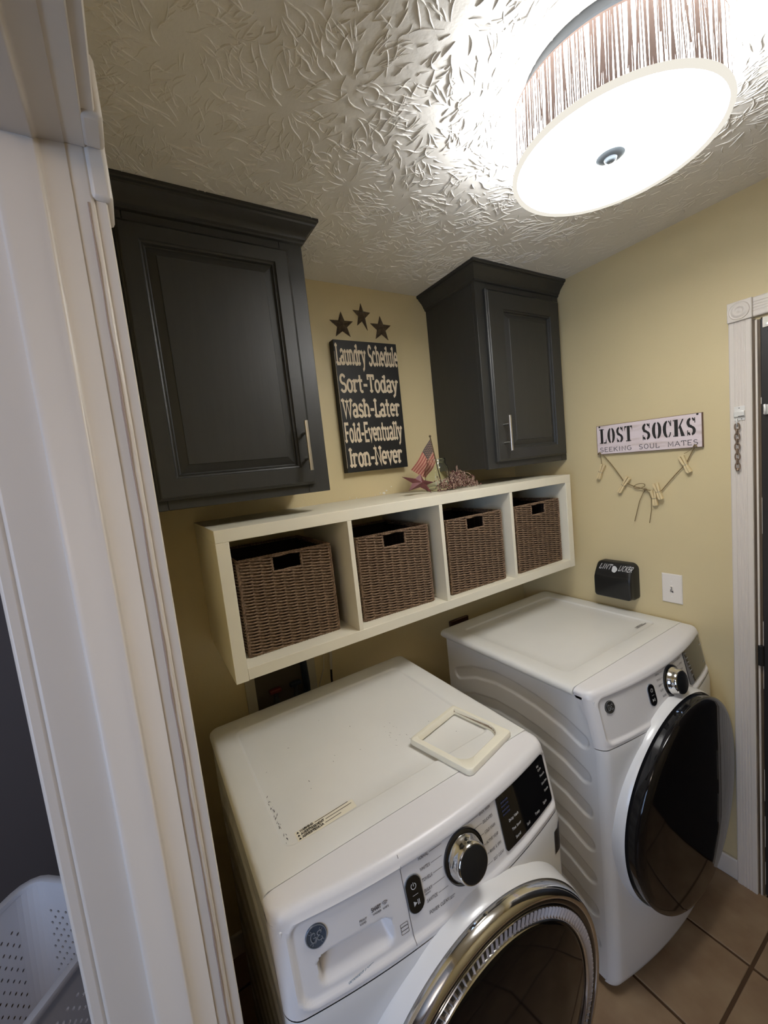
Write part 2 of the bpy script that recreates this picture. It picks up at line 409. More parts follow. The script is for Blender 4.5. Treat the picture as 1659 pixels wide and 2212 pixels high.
# floor tiles, one piece each
TP = 0.309; GX = -0.294; GY = -1.043; gw = 0.0045
for i in range(-5, 2):
    for j in range(-4, 5):
        x0, x1 = GX + i*TP + gw, GX + (i+1)*TP - gw; y0, y1 = GY + j*TP + gw, GY + (j+1)*TP - gw
        x0 = max(x0, XL+.001); x1 = min(x1, -.001); y0 = max(y0, -1.999); y1 = min(y1, -.001)
        if x1 - x0 < .01 or y1 - y0 < .01: continue
        MB().box(x0, x1, y0, y1, -0.010, 0.0 + rnd.uniform(-.0006, 0)).build('tile', M['tile'], FLOOR, bevel=0.002, smooth=35, origin=(x0, y0, 0))

# stomped plaster relief on the ceiling: curved ridges fanning from each brush print
mb = MB()
def ridge(x, y, ang, L, w, h, curl):
    n = max(4, int(L/0.006)); a = ang; px, py = x, y; vs = []; flip = rnd.uniform(.3, 1.2)
    for i in range(n+1):
        t = i/n; ww = w*(0.3+0.7*sin(pi*min(1, t*1.05+.02)))*0.5*rnd.uniform(.85, 1.2); hh = h*(0.25+0.75*sin(pi*min(1, t+.04)))*rnd.uniform(.8, 1.15)
        nx, ny = -sin(a), cos(a)
        vs += [(px+nx*ww, py+ny*ww, CH+.0006), (px+nx*ww*.5, py+ny*ww*.5, CH-hh*.8), (px, py, CH-hh), (px-nx*ww*.5, py-ny*ww*.5, CH-hh*.8), (px-nx*ww, py-ny*ww, CH+.0006)]
        a += (curl if t < flip else -curl*1.2)*L/n + rnd.uniform(-.10, .10); px += cos(a)*L/n; py += sin(a)*L/n
        if px < XL+.02 or px > -.03 or py > -.03 or py < -1.98: return
    fs = []
    for i in range(n):
        for k in range(4): fs.append((i*5+k, i*5+k+1, (i+1)*5+k+1, (i+1)*5+k))
    mb.add(vs, fs)
prints = []
cx_ = XL + .02
while cx_ < .05:
    cy_ = -2.0
    while cy_ < .05:
        prints.append((cx_ + rnd.uniform(-.06, .06), cy_ + rnd.uniform(-.06, .06), rnd.uniform(-1.1, 1.1), rnd.random())); cy_ += .15
    cx_ += .15
for k in range(10500):
    x, y = rnd.uniform(XL+.02, -.03), rnd.uniform(-1.98, -.03)
    d2, px, py, tw_, kd = min(((x-p[0])**2+(y-p[1])**2, *p) for p in prints)
    d = sqrt(d2)
    if d < .008: continue
    fade = 1.0 if (x < -.30 and y < -.12) else .4
    if fade < 1 and rnd.random() < .6: continue
    a = math.atan2(y-py, x-px) + tw_ + rnd.gauss(0, .28)
    if rnd.random() < .10: a += rnd.uniform(-1.4, 1.4)
    L = rnd.uniform(.012, .045) if rnd.random() < .75 else rnd.uniform(.04, .07)
    ridge(x, y, a, L, rnd.uniform(.0028, .0052), rnd.uniform(.0012, .0026)*fade, rnd.gauss(0, 22))
mb.build('plaster_texture', M['ceil'], CEIL, smooth=60, kind='stuff')

# baseboard on the right wall
structure(MB().box(-0.013, 0, -0.922, -0.001, 0.0, 0.083).build('baseboard_right', M['trim'], bevel=0.004))
structure(MB().box(XL, 0, -0.013, 0, 0.0, 0.083).build('baseboard_back', M['trim'], bevel=0.004))

# ------------------------------------------------------------------ doorway on the left (trim_1)
JY = -0.889; JZ = 2.084        # jamb face, header underside
T1 = structure(bpy.data.objects.new('trim_1', None)); COL.objects.link(T1); WL['trim_1'] = Vector((0, 0, 0))
JS = 0.593/0.513
def jx(x): return CAM.x + (x - CAM.x)*JS     # measured on the nearer plane, moved out to the jamb plane
X0 = jx(-1.8382); X1 = XL + .003
XHs = X0
mb = MB(); mb.box(X0, X1, JY, -0.80, 0, JZ+.018); mb.build('jamb', M['trim'], T1, bevel=0.004, seg=3)
mb = MB(); mb.box(X0, X1, -1.70, JY, JZ, JZ+.018); mb.build('jamb_head', M['trim'], T1, bevel=0.0015)
mb = MB(); mb.box(X0, X1, -1.753, -1.70, 0, JZ+.018); mb.build('jamb', M['trim'], T1, bevel=0.0015)
prof = [(jx(-1.797), -.004), (jx(-1.797), .006), (jx(-1.7962), .0088), (jx(-1.7938), .0108), (jx(-1.790), .0112), (jx(-1.766), .0105), (jx(-1.7625), .0122), (jx(-1.7610), .0115), (jx(-1.760), .009), (jx(-1.757), .0068), (jx(-1.750), .0045), (jx(-1.742), .0025), (jx(-1.738), .002), (jx(-1.738), -.004)]
MB().loft([[(x, JY - p, 0) for x, p in prof], [(x, JY - p, JZ - p) for x, p in prof]]).build('door_stop', M['trim'], T1, smooth=50)
MB().loft([[(x, JY - p, JZ - p) for x, p in prof], [(x, -1.70, JZ - p) for x, p in prof]]).build('door_stop', M['trim'], T1, smooth=50)
# hall-side casing, its edge showing past the jamb
MB().box(X0-.016, X0, JY+.006, -0.82, 0, JZ+.03).build('casing', M['trim'], T1, bevel=0.004)
MB().box(X0-.016, X0, -1.70, JY+.0065, JZ+.006, JZ+.06).build('casing_head', M['trim'], T1, bevel=0.004)
# laundry-side casing with flutes
def fluted(x0, dirx, y0, y1, z0, z1, t, vertical=True):
    """casing strip on a wall x = x0 sticking out along dirx ; profile across y (vertical) or z"""
    a0, a1 = (y0, y1) if vertical else (z0, z1)
    Wd = a1 - a0; pr = [(0, 0), (0, t*.9), (.05, t), (.24, t), (.27, t*.9)]
    for k in range(3):
        c = .36 + .14*k
        pr += [(c-.055, t*.9), (c-.03, t*.98), (c+.03, t*.98), (c+.055, t*.9)]
    pr += [(.73, t*.9), (.76, t), (.95, t), (1, t*.9), (1, 0)]
    L = []
    for (q0) in ((z0, z1) if vertical else (y0, y1)):
        L.append([(x0 + dirx*p, a0 + Wd*s, q0) if vertical else (x0 + dirx*p, q0, a0 + Wd*s) for s, p in pr])
    return MB().loft(L)
CI = JY + .004
fluted(XL, 1, CI, CI+.058, 0, 1.985+.045, .0155).build('casing', M['trim'], T1, smooth=25)
fluted(XL, 1, -1.70, JY-.0, JZ+.004, JZ+.062, .0155, False).build('casing_head', M['trim'], T1, smooth=25)
mb = MB()
mb.box(XL, XL+.022, JY-.002, JY+.06, 2.03, JZ+.064); mb.box(XL, XL+.022, JY-.052, JY-.002, JZ-.001, JZ+.064)
mb.build('rosette', M['trim'], T1, bevel=0.005)
# caulk line between jamb and casing
path = [(XL-.004+rnd.uniform(-.0006, .0006), JY-.0006, z) for z in frange(0.0, JZ-.06, 60)]
MB().tube(path, [rnd.uniform(.0006, .0017) for _ in path], 5).build('caulk_line', M['caulk'], T1)

# ------------------------------------------------------------------ door on the right (door_1)
D1 = structure(bpy.data.objects.new('door_1', None)); COL.objects.link(D1); WL['door_1'] = Vector((0, 0, 0))
fluted(0, -1, -.979, -.921, 0, 2.029, .017).build('casing', M['trim'], D1, smooth=25)
fluted(0, -1, -1.80, -.9835, 2.031, 2.089, .017, False).build('casing_head', M['trim'], D1, smooth=25)
mb = MB(); mb.box(-.024, 0, -.9830, -.920, 2.029, 2.090)
ro = mb.build('rosette', M['trim'], D1, bevel=0.002)
MB().lathe([(.027, -.002), (.027, .0), (.0255, .0022), (.023, .0005), (.0205, .001), (.017, .0045), (.012, .0045), (.0095, .0012), (.0065, .0008), (.004, .0035), (.0001, .0042)], (-.024, -.9515, 2.0595), 'x', 40).build('bullseye', M['trim'], ro, smooth=60)
MB().box(-.005, .10, -.9850, -.979, 0, 2.024).build('jamb', M['brown'], D1)  # solid brown strip stands for the dark gap beside the casing
MB().box(-.0075, .012, -.9903, -.9850, 0, 2.021).build('weatherstrip', M['trim'], D1, bevel=.001)
MB().box(-.001, .10, -.9965, -.9903, 0, 2.021).build('stop_strip', M['brown'], D1)
dl = MB().box(-.003, .04, -1.81, -.9968, 0.008, 2.020).build('door_leaf', M['doorblack'], D1, bevel=.002)
mb = MB()
z = 0.05
while z < 2.0:
    L = rnd.choice([.05, .09, .02, .12]); 
    mb.box(-.0036, -.0005, -.9976-rnd.uniform(0, .0008), -.9969, z, z+L); z += L + rnd.choice([.06, .12, .2, .3])
mb.build('worn_edge', M['spackle'], dl, smooth=0)
MB().tube([(-.008, -.9925, .885), (-.008, -.9925, .955)], .0085, 14).build('hinge', M['blackplastic'], D1, bevel=.001)
mb = MB().loft([[(-.0085, y, z) for y, z in [(-1.0035, 2.022), (-1.0035, 1.992)] + [(-1.0135+.010*cos(a), 1.992+.010*sin(a)) for a in frange(pi, 1.5*pi, 6)] + [(-1.0505, 1.982), (-1.0505, 2.022)]],
                [(-.0035, y, z) for y, z in [(-1.0035, 2.022), (-1.0035, 1.992)] + [(-1.0135+.010*cos(a), 1.992+.010*sin(a)) for a in frange(pi, 1.5*pi, 6)] + [(-1.0505, 1.982), (-1.0505, 2.022)]]])
hk = tag(mb.build('over_door_hook', M['spackle'], smooth=30), 'white metal over-the-door hook at the top corner of the black door', 'hook')
MB().lathe([(.0045, 0), (.0045, .001), (.0025, .0016), (.0001, .0016)], (-.0085, -1.014, 1.999), 'x', 16).build('rivet', M['zinc'], hk)
mb = MB().box(-.0075, -.003, -1.045, -1.0055, 1.725, 1.756); mb.tube([(-.012, -1.008, 1.727), (-.016, -1.010, 1.735), (-.016, -1.010, 1.748), (-.012, -1.008, 1.756)], .004, 8)
MB_k = tag(mb.build('chain_keeper', M['zinc'], bevel=.001), 'silver chain keeper plate on the black door face', 'door hardware')

# door chain on the casing
ch = thing('door_chain', 'short steel security chain hanging from a latch plate on the white door casing', 'door chain', (-.018, -.945, 1.55))
XC = -.0172
mb = MB().box(XC-.002, XC, -.9615, -.9335, 1.716, 1.762); mb.build('latch_plate', M['zinc'], ch, bevel=.0006)
mb = MB().box(XC-.0075, XC-.002, -.9615, -.9335, 1.7275, 1.7475); lb = mb.build('latch_housing', M['zinc'], ch, bevel=.0022)
MB().box(XC-.0081, XC-.0074, -.9610, -.9455, 1.7285, 1.7305).build('slot', M['inkblack'], ch)
mb = MB()
for yy_, zz_ in ((-.9470, 1.7560), (-.9530, 1.7205)): MB().lathe([(.0015, 0), (.0015, .0006), (.0001, .0009)], (XC-.002, yy_, zz_), 'x', 10).build('screw', M['darkmetal'], ch)
def link_path(c, L, w, flat):
    pts = []
    for i in range(16):
        a = 2*pi*i/16; u = (w/2)*cos(a); v = (L/2)*(abs(sin(a))**.8)*(1 if sin(a) >= 0 else -1)
        if flat: pts.append((c[0]-.0005, c[1]+u, c[2]+v))
        else: pts.append((c[0]+u, c[1], c[2]+v))
    return pts
zz = 1.722
for i in range(10):
    flat = i % 2 == 1
    L = .0235 if flat else .019
    MB().tube(link_path((XC-.0075, -.9425+rnd.uniform(-.0004, .0004), zz - L/2), L, .0125 if flat else .0105, flat), .0020, 6, closed=True).build('chain_link', M['chain'] if i else M['zinc'], ch, smooth=60)
    zz -= L - .0050
mb = MB().lathe([(.0001, -.006), (.004, -.006), (.005, -.003), (.004, 0), (.0028, .004), (.0001, .004)], (XC-.0075, -.9425, zz-.002), 'z', 12); mb.build('chain_end', M['chain'], ch)

# ------------------------------------------------------------------ ceiling lamp
lp = thing('ceiling_lamp', 'round drum ceiling lamp with brown threaded shade and white glass bottom', 'ceiling light', (LAMP.x, LAMP.y, 2.25))
c = (LAMP.x, LAMP.y, 0)
RS0, RS1, ZS0, ZS1 = .190, .1865, 2.268, 2.376
MB().lathe([(.001, 2.4185), (.163, 2.4185), (.163, 2.402), (.158, 2.397), (.001, 2.395)], c, 'z', 64).build('canopy', M['darkmetal'], lp, smooth=40)
MB().lathe([(RS0, ZS0), (RS1, ZS1), (RS1-.002, ZS1), (RS0-.002, ZS0)], c, 'z', 96).build('shade', M['shadeglow'], lp, smooth=40)
mb = MB()
mb.lathe([(RS1+.0006, ZS1-.002), (RS1+.0006, ZS1+.0015), (RS1-.0026, ZS1+.0015)], c, 'z', 96)
tot = 330
for k in range(tot):
    a = 2*pi*(k + rnd.uniform(-.45, .45))/tot; da = rnd.gauss(0, .022) if rnd.random() < .55 else rnd.gauss(0, .006)
    w = rnd.choice([.0015, .0019, .0023, .0030, .0044])
    z0, z1 = ZS0 + .0005, ZS1 - .0005
    if rnd.random() < .12: z0 += rnd.uniform(0, .05)
    pts = []
    for t in frange(0, 1, 5):
        aa = a + da*t; r = lerp(RS0, RS1, (lerp(z0, z1, t)-ZS0)/(ZS1-ZS0)) + .0006
        pts.append((c[0]+r*cos(aa), c[1]+r*sin(aa), lerp(z0, z1, t), aa))
    lift = 1 + 1.2e-4*(k % 12); pts = [(c[0]+(x-c[0])*lift, c[1]+(y-c[1])*lift, z, aa) for x, y, z, aa in pts]
    L = [(x - sin(aa)*-w/2, y + cos(aa)*-w/2, z) for x, y, z, aa in pts]; R = [(x - sin(aa)*w/2, y + cos(aa)*w/2, z) for x, y, z, aa in pts]
    for i in range(5): mb.add([L[i], R[i], R[i+1], L[i+1]], [(0, 1, 2, 3)])
mb.build('shade_threads', M['thread'], lp, smooth=60, kind='stuff')
dd = MB().lathe([(RS0-.006, 2.2655), (RS0-.010, 2.2605), (RS0-.03, 2.2575), (.001, 2.2575)], c, 'z', 96); dd.build('diffuser', M['diffuser'], lp, smooth=60)
MB().lathe([(RS0-.0055, 2.268), (RS0+.0022, 2.268), (RS0+.003, 2.264), (RS0+.001, 2.2595), (RS0-.004, 2.2585), (RS0-.0060, 2.2600)], c, 'z', 96).build('glass_rim', M['rimglass'], lp, smooth=60)
MB().lathe([(.026, 2.2575), (.026, 2.2555), (.020, 2.2525), (.012, 2.2515), (.010, 2.2475), (.006, 2.2455), (.0001, 2.2450)], (LAMP.x-.013, LAMP.y-.004, 0), 'z', 40).build('finial', M['finial'], lp, smooth=50)
bl = bpy.data.lights.new('lamp_bulb', 'POINT'); bl.energy = BULB_POWER; bl.color = (0.97, 0.99, 1.0); bl.shadow_soft_size = .03
for k in range(3):
    blo = bpy.data.objects.new('lamp_bulb', bl); COL.objects.link(blo); blo.location = (.095*cos(2.1*k+.4), .095*sin(2.1*k+.4), 2.335-2.25); blo.parent = lp

# ------------------------------------------------------------------ wall cabinets
def rect(x0, x1, z0, z1, y): return [(x0, y, z0), (x1, y, z0), (x1, y, z1), (x0, y, z1)]
def bar_handle(x, z0, z1, yd, parent):
    mb = MB().tube([(x, yd-.034, z0), (x, yd-.034, z1)], .0058, 16)
    for zp in (z0 + (z1-z0)*.24, z1 - (z1-z0)*.24): mb.tube([(x, yd+.001, zp), (x, yd-.034, zp)], .0042, 12)
    return mb.build('handle', M['nickel'], parent, bevel=.0006)
def cabinet(label, x0, x1, dx0, dx1, rx0, rx1, rz0, rz1, hx, hz0, hz1, crown_pts):
    yf = -.3065; z0 = 1.635
    t = thing('wall_cabinet', label, 'cabinet', ((x0+x1)/2, yf/2, z0), 'charcoal wall cabinets')
    mb = MB().box(x0, x1, yf+.019, -.001, z0+.004, CH-.004); mb.build('carcass', M['char'], t, bevel=.0015)
    # face frame
    mb = MB(); mb.box(x0-.001, dx0+.02, yf, yf+.019, z0, CH-.03); mb.box(dx1-.02, x1+.001, yf, yf+.019, z0, CH-.03)
    mb.box(dx0+.02, dx1-.02, yf, yf+.019, z0, z0+.05); mb.box(dx0+.02, dx1-.02, yf, yf+.019, CH-.10, CH-.03)
    mb.build('face_frame', M['char'], t, bevel=.002)
    # raised panel door
    z0d, z1d = 1.661, 2.333
    yd = yf - .0195
    def ins(d, y, r=None):
        if r is None: return rect(dx0+d, dx1-d, z0d+d, z1d-d, y)
        return rect(rx0+d, rx1-d, rz0+d, rz1-d, y)
    loops = [ins(0, yf-.0008), ins(0, yf-.011), ins(.003, yf-.0135), ins(.0045, yf-.0145), ins(.0055, yf-.017), ins(.009, yd), 
             ins(0, yd, 1), ins(.002, yd+.004, 1), ins(.0055, yd+.0055, 1), ins(.008, yd+.0045, 1), ins(.0105, yd+.010, 1), ins(.013, yd+.0115, 1), ins(.033, yd+.0035, 1), ins(.0345, yd+.0015, 1)]
    d = MB().loft(loops).build('door', M['char'], t, smooth=12)
    bar_handle(hx, hz0, hz1, yd, d)
    # crown moulding swept round the corner points
    prof = [(.001, -.0615), (.006, -.0585), (.0065, -.053), (.0115, -.0485), (.0135, -.0425), (.019, -.034), (.029, -.0235), (.035, -.0185), (.0365, -.0135), (.0425, -.0115), (.0445, -.0085), (.0445, -.0008), (-.01, -.0008), (-.01, -.0615)]
    MB().loft([[(px + ox*p, py + oy*p, CH + h) for p, h in prof] for px, py, ox, oy in crown_pts]).build('crown_moulding', M['char'], t, smooth=25)
    return t
yf = -.3065
cabinet('charcoal wall cabinet beside the white doorway, left of the laundry sign', -1.7205, -1.208, -1.680, -1.256, -1.633, -1.300, 1.713, 2.291, -1.2815, 1.702, 1.845,
        [(-1.7205, yf, 0, -1), (-1.208, yf, 1, -1), (-1.208, -.001, 1, 0)])
cabinet('charcoal wall cabinet in the back corner, right of the laundry sign', -.509, -.0015, -.470, -.020, -.384, -.0865, 1.710, 2.262, -.4285, 1.702, 1.841,
        [(-.509, -.001, -1, 0), (-.509, yf, -1, -1), (-.0012, yf, 0, -1)])

# ------------------------------------------------------------------ cube shelf
SX1 = -.1068; SW = 1.4687; SX0 = SX1 - SW; SZ0 = 1.1639; SH = .4098; SZ1 = SZ0 + SH; ST = .0335; SD = .389; DV = .0143
sh = thing('cube_shelf', 'long cream four-cube shelf mounted on the back wall above the washer', 'shelf', ((SX0+SX1)/2, -SD/2, SZ0))
MB().box(SX0, SX1, -SD, -.001, SZ1-ST, SZ1).build('top_board', M['cream'], sh, bevel=.0012)
MB().box(SX0+ST, SX1-ST, -SD, -.001, SZ0+.0015, SZ0+ST).build('bottom_board', M['cream'], sh, bevel=.0012)
MB().box(SX0, SX0+ST, -SD, -.001, SZ0, SZ1-ST).build('side_board', M['cream'], sh, bevel=.0012)
MB().box(SX1-ST, SX1, -SD, -.001, SZ0, SZ1-ST).build('side_board', M['cream'], sh, bevel=.0012)
CELL = (SW - 2*ST - 3*DV)/4
for i in range(3):
    x = SX0 + ST + (i+1)*CELL + i*DV
    MB().box(x, x+DV, -SD+.0005, -.001, SZ0+ST, SZ1-ST).build('divider', M['cream'], sh, bevel=.0008)

# ------------------------------------------------------------------ woven baskets
BW, BH, BD = .277, .277, .285
def basket():
    t = thing('woven_basket', '', 'basket', (0, 0, 0), 'brown woven cord baskets in the cube shelf')
    hw = BW/2; slot = (-.042, .042, BH-.048, BH-.0095)
    N = 30; cols = 9
    def wall(name, L, fn, hasslot):
        mb = MB(); pitch = (BH-.008)/N
        for k in range(2*N):
            z = .005 + pitch*(k/2+.25); par = k % 2
            segs = [(-L/2, L/2)]
            if hasslot and slot[2]-.001 < z < slot[3]: segs = [(-L/2, slot[0]), (slot[1], L/2)]
            for s0, s1 in segs:
                n = max(6, int((s1-s0)/L*cols*4)); pts = []
                for i in range(n+1):
                    a = s0 + (s1-s0)*i/n; ph = (a+L/2)/L*cols*pi
                    d = .0040*sin(ph+par*pi); d = d + .0010
                    pts.append(fn(a + 0, d, z + .0010*cos(ph+par*pi) + rnd.uniform(-.0003, .0003)))
                mb.tube(pts, .0027, 5)
        for i in range(cols+1):
            a = -L/2 + L*i/cols
            if hasslot and slot[0] < a < slot[1]: mb.tube([fn(a, 0, .002), fn(a, 0, slot[2])], .0022, 5)
            else: mb.tube([fn(a, 0, .002), fn(a, 0, BH-.003)], .0022, 5)
        return mb.build(name, M['seagrass'], t, smooth=70)
    wall('front_weave', BW-.008, lambda a, d, z: (a, -d, z), True)
    wall('side_weave', BD-.008, lambda a, d, z: (-hw-d+.001, BD/2+a, z), False)
    wall('side_weave', BD-.008, lambda a, d, z: (hw+d-.001, BD/2+a, z), False)
    mb = MB()
    rp = [(-hw, 0), (hw, 0), (hw, BD), (-hw, BD)]
    def cord(pts, closed=False):
        # two strands twisted round each other
        P = [Vector(p) for p in pts]; Q = [[], []]
        seglen = [(P[i+1]-P[i]).length for i in range(len(P)-1)]; ph = 0
        for i in range(len(P)-1):
            n = max(2, int(seglen[i]/.0035)); d = (P[i+1]-P[i]).normalized(); a = d.orthogonal().normalized(); b = d.cross(a)
            for k in range(n):
                q = P[i] + (P[i+1]-P[i])*(k/n); ph += 1.15
                for s in (0, 1): Q[s].append(q + (a*cos(ph+s*pi)+b*sin(ph+s*pi))*.0019)
        for s in (0, 1): mb.tube(Q[s], .0027, 5)
    for z in (.003, BH-.002): cord([(x, y, z) for x, y in rp] + [(rp[0][0], rp[0][1], z)])
    for x, y in rp: cord([(x, y, .003), (x, y, BH-.003)])
    s = slot; cord([(s[0]-.002, -.001, s[3]), (s[0]-.002, -.001, s[2]-.003), (s[1]+.002, -.001, s[2]-.003), (s[1]+.002, -.001, s[3])])
    mb.build('rim_cord', M['seagrass'], t, smooth=70)
    mb = MB()
    mb.box(-hw+.004, slot[0]-.003, .004, .006, .004, BH-.012); mb.box(slot[1]+.003, hw-.004, .004, .006, .004, BH-.012); mb.box(slot[0]-.003, slot[1]+.003, .004, .006, .004, slot[2]-.006)
    mb.box(-hw+.004, -hw+.006, .004, BD-.004, .004, BH-.012); mb.box(hw-.006, hw-.004, .004, BD-.004, .004, BH-.012); mb.box(-hw+.004, hw-.004, BD-.006, BD-.004, .004, BH-.006); mb.box(-hw+.004, hw-.004, .004, BD-.004, .003, .006)
    mb.build('lining', M['basketin'], t, smooth=0)
    return t
BZ = SZ0 + ST + .0002
b0 = basket()
bl_ = ['brown woven basket in the leftmost shelf cube, nearest the doorway', 'brown woven basket in the second shelf cube from the left', 'brown woven basket in the third shelf cube from the left', 'brown woven basket in the rightmost shelf cube, nearest the right wall']
bp = [(-1.381, -.3265, 0.0), (-1.0155, -.341, -.03), (-.657, -.354, -.012), (-.296, -.3575, 0.0)]
for i, (x, y, rz) in enumerate(bp):
    if i == 0: b0.location = (x, y, BZ); b0.rotation_euler = (0, 0, rz); b0['label'] = bl_[0]
    else: dup(b0, (x, y, BZ), bl_[i], rz)

# ------------------------------------------------------------------ laundry machines
def machine(name, label, cat, xc, yb, dz, Wm, yback, kind):
    hw = Wm/2; R = .026
    def corner(u):
        e = abs(u) - (hw - R)
        return 0 if e <= 0 else R - sqrt(max(0, R*R - e*e))
    def tslope(z): return 0 if z < .78 else .035*(z-.78)/.165
    def F(u, z): return yb + .32*min(abs(u), hw)**2 + tslope(z) + corner(u)
    t = thing(name, label, cat, (xc, (yb+yback)/2, 0), 'white front-loading laundry pair')
    ZT = .965 + dz
    # ---- cabinet shell with stamped ribs on both sides
    ys, ye = yb + .075, yback - .028
    ribs = []
    for k in range(7):
        q = -.112*k; rb = [(yb+.650, .806), (yb+.56, .846), (yb+.448, .868), (yb+.36, .867), (yb+.271, .857), (yb+.21, .843), (yb+.168, .832), (yb+.110, .805)]
        ribs.append([(y, z + q) for y, z in rb])
    def sdist(y, z):
        best = 9
        for rb in ribs:
            for i in range(len(rb)-1):
                (ay, az), (by, bz) = rb[i], rb[i+1]; dy, dz_ = by-ay, bz-az
                q = max(0, min(1, ((y-ay)*dy+(z-az)*dz_)/(dy*dy+dz_*dz_)))
                best = min(best, sqrt((y-ay-q*dy)**2+(z-az-q*dz_)**2))
        return best
    def ystart(z): return yb + .070 + .058*max(0, min(1, (z-.85)/.10))
    for sgn in (-1, 1):
        mb = MB()
        if sgn*(1 if kind == 'dryer' else 1) < 0 or kind == 'washer':
            mb.grid(lambda q, z: (lambda y: (xc + sgn*(hw - .0015 - .0055*(1 - sstep(.0185, .0245, sdist(y, z-dz)))), y, z))(lerp(ystart(z-dz), ye, q)), frange(0, 1, 170 if kind == 'dryer' else 60), frange(.02+dz, .945+dz, 220 if kind == 'dryer' else 80))
        else: mb.grid(lambda q, z: (xc + sgn*(hw-.0015), lerp(ystart(z-dz), ye, q), z), frange(0, 1, 2), frange(.02+dz, .945+dz, 40))
        mb.build('side_panel', M['enamel'], t, smooth=60)
    MB().box(xc-hw+.012, xc+hw-.012, ys-.004, ye, .02+dz, .94+dz).build('cabinet', M['enamel'], t, bevel=.002)
    # ---- lower front panel
    us = [-hw + R*(1-cos(a)) if True else 0 for a in frange(0, pi/2, 8)] + frange(-hw+R, hw-R, 48)[1:-1] + [hw - R*(1-cos(a)) for a in frange(pi/2, 0, 8)]
    mb = MB()
    def pf(u, z):
        b = 0
        if z < .06: b = .024*(1-z/.06)**2
        return (xc+u, F(u, z) + b, z+dz)
    zs = [.0155, .018, .025, .035, .05, .2, .4, .6, .78, .795, .8015]
    mb.grid(pf, us, zs)
    L0 = [(xc-hw, ys-.03, z+dz) for z in zs]; 
    for sg in (-1, 1):
        mb.add([(xc+sg*hw, F(sg*hw, z)+(pf(sg*hw, z)[1]-F(sg*hw, z)), z+dz) for z in zs] + [(xc+sg*hw, yb+.0725, z+dz) for z in zs], [(i, i+1, len(zs)+i+1, len(zs)+i) for i in range(len(zs)-1)])
    mb.build('front_panel', M['enamel'], t, smooth=50)
    # ---- control fascia : slanted front, rolled edge, strip of the top up to the seam
    PZ0, PZ1, PU0, PU1, PR = .815, .9425, -.3265, .338, .022
    def sdf(u, z, u0, u1, z0, z1, r):
        qx = abs(u-(u0+u1)/2) - (u1-u0)/2 + r; qz = abs(z-(z0+z1)/2) - (z1-z0)/2 + r
        return min(max(qx, qz), 0) + sqrt(max(qx, 0)**2 + max(qz, 0)**2) - r
    seam_y = yb + .127
    def prof(u):
        # (y, z) list from the fascia foot up and over to the seam
        out = []
        for z in frange(.8035, .945, 46): out.append((F(u, z), z))
        y0 = F(u, .945)
        for a in frange(0, pi/2, 7)[1:]: out.append((y0 + .02*(1-cos(a)) + .0005, .945 + .02*sin(a)))
        y1 = out[-1][0]
        for q in frange(0, 1, 4)[1:]: out.append((lerp(y1, seam_y, q), .965))
        return out
    usf = [-hw + R*(1-cos(a)) for a in frange(0, pi/2, 7)] + frange(-hw+R, hw-R, 150)[1:-1] + [hw - R*(1-cos(a)) for a in frange(pi/2, 0, 7)]
    def relief(u, z):
        d = sdf(u, z, PU0, PU1, PZ0, PZ1, PR if u < 0 or z > .9 else .012)
        h = .0045*(1 - sstep(-.006, .0005, d))                    # sunk face
        h -= .0022*math.exp(-((d-.0035)/.0032)**2)               # bead round it
        if kind == 'washer':
            p = sdf(u, z, -.2885, -.154, .826, .877, .016)
            if p < .003:
                q = (z-.826)/.051
                h += (.001 + .056*max(0, q)**1.3)*(1 - sstep(-.0075, .001, p))
        return h
    usf2 = usf
    rows = len(prof(0))
    grid_pts = []
    for u in usf:
        pr = prof(u); ef = max(0, (abs(u)-(hw-R))/R)
        col = []
        for i, (y, z) in enumerate(pr):
            dzc = 0
            if i >= 47 and ef > 0: dzc = -.012*(1-sqrt(max(0, 1-ef*ef)))
            h = relief(u, z) if z <= .9455 else 0
            col.append((xc+u, y + h, z + dz + dzc))
        grid_pts.append(col)
    def strip(i0, i1, keep):
        vs = [p for col in grid_pts for p in col]; fs = []
        for i in range(i0, i1):
            for j in range(rows-1):
                uc = (usf[i]+usf[i+1])/2; zc = (grid_pts[i][j][2]+grid_pts[i][j+1][2])/2 - dz
                if keep(uc, zc, j): fs.append((i*rows+j, (i+1)*rows+j, (i+1)*rows+j+1, i*rows+j+1))
        used = sorted({k for f in fs for k in f}); mp = {k: n for n, k in enumerate(used)}
        return MB().add([vs[k] for k in used], [tuple(mp[k] for k in f) for f in fs])
    if kind == 'washer':
        isdr = lambda u, z, j: j < 46 and u < -.1175 and sdf(u, z, PU0, .4, PZ0, PZ1, PR) < .006
        strip(0, len(usf)-1, lambda u, z, j: isdr(u, z, j)).build('detergent_drawer', M['plasticwhite'], t, smooth=60)
        fb = strip(0, len(usf)-1, lambda u, z, j: not isdr(u, z, j))
    else: fb = strip(0, len(usf)-1, lambda u, z, j: True)
    for sg, col in ((-1, grid_pts[0]), (1, grid_pts[-1])):
        k = len(col)
        fb.add(col + [(p[0], max(p[1], ystart(p[2]-dz)-.0015), p[2]) for p in col], [(i, i+1, k+i+1, k+i) for i in range(k-1)])
    fascia = fb.build('control_panel', M['plasticwhite'], t, smooth=60)
    def S(u, z, off=.0006): return (xc+u, F(u, z) + .0045 - off, z+dz)
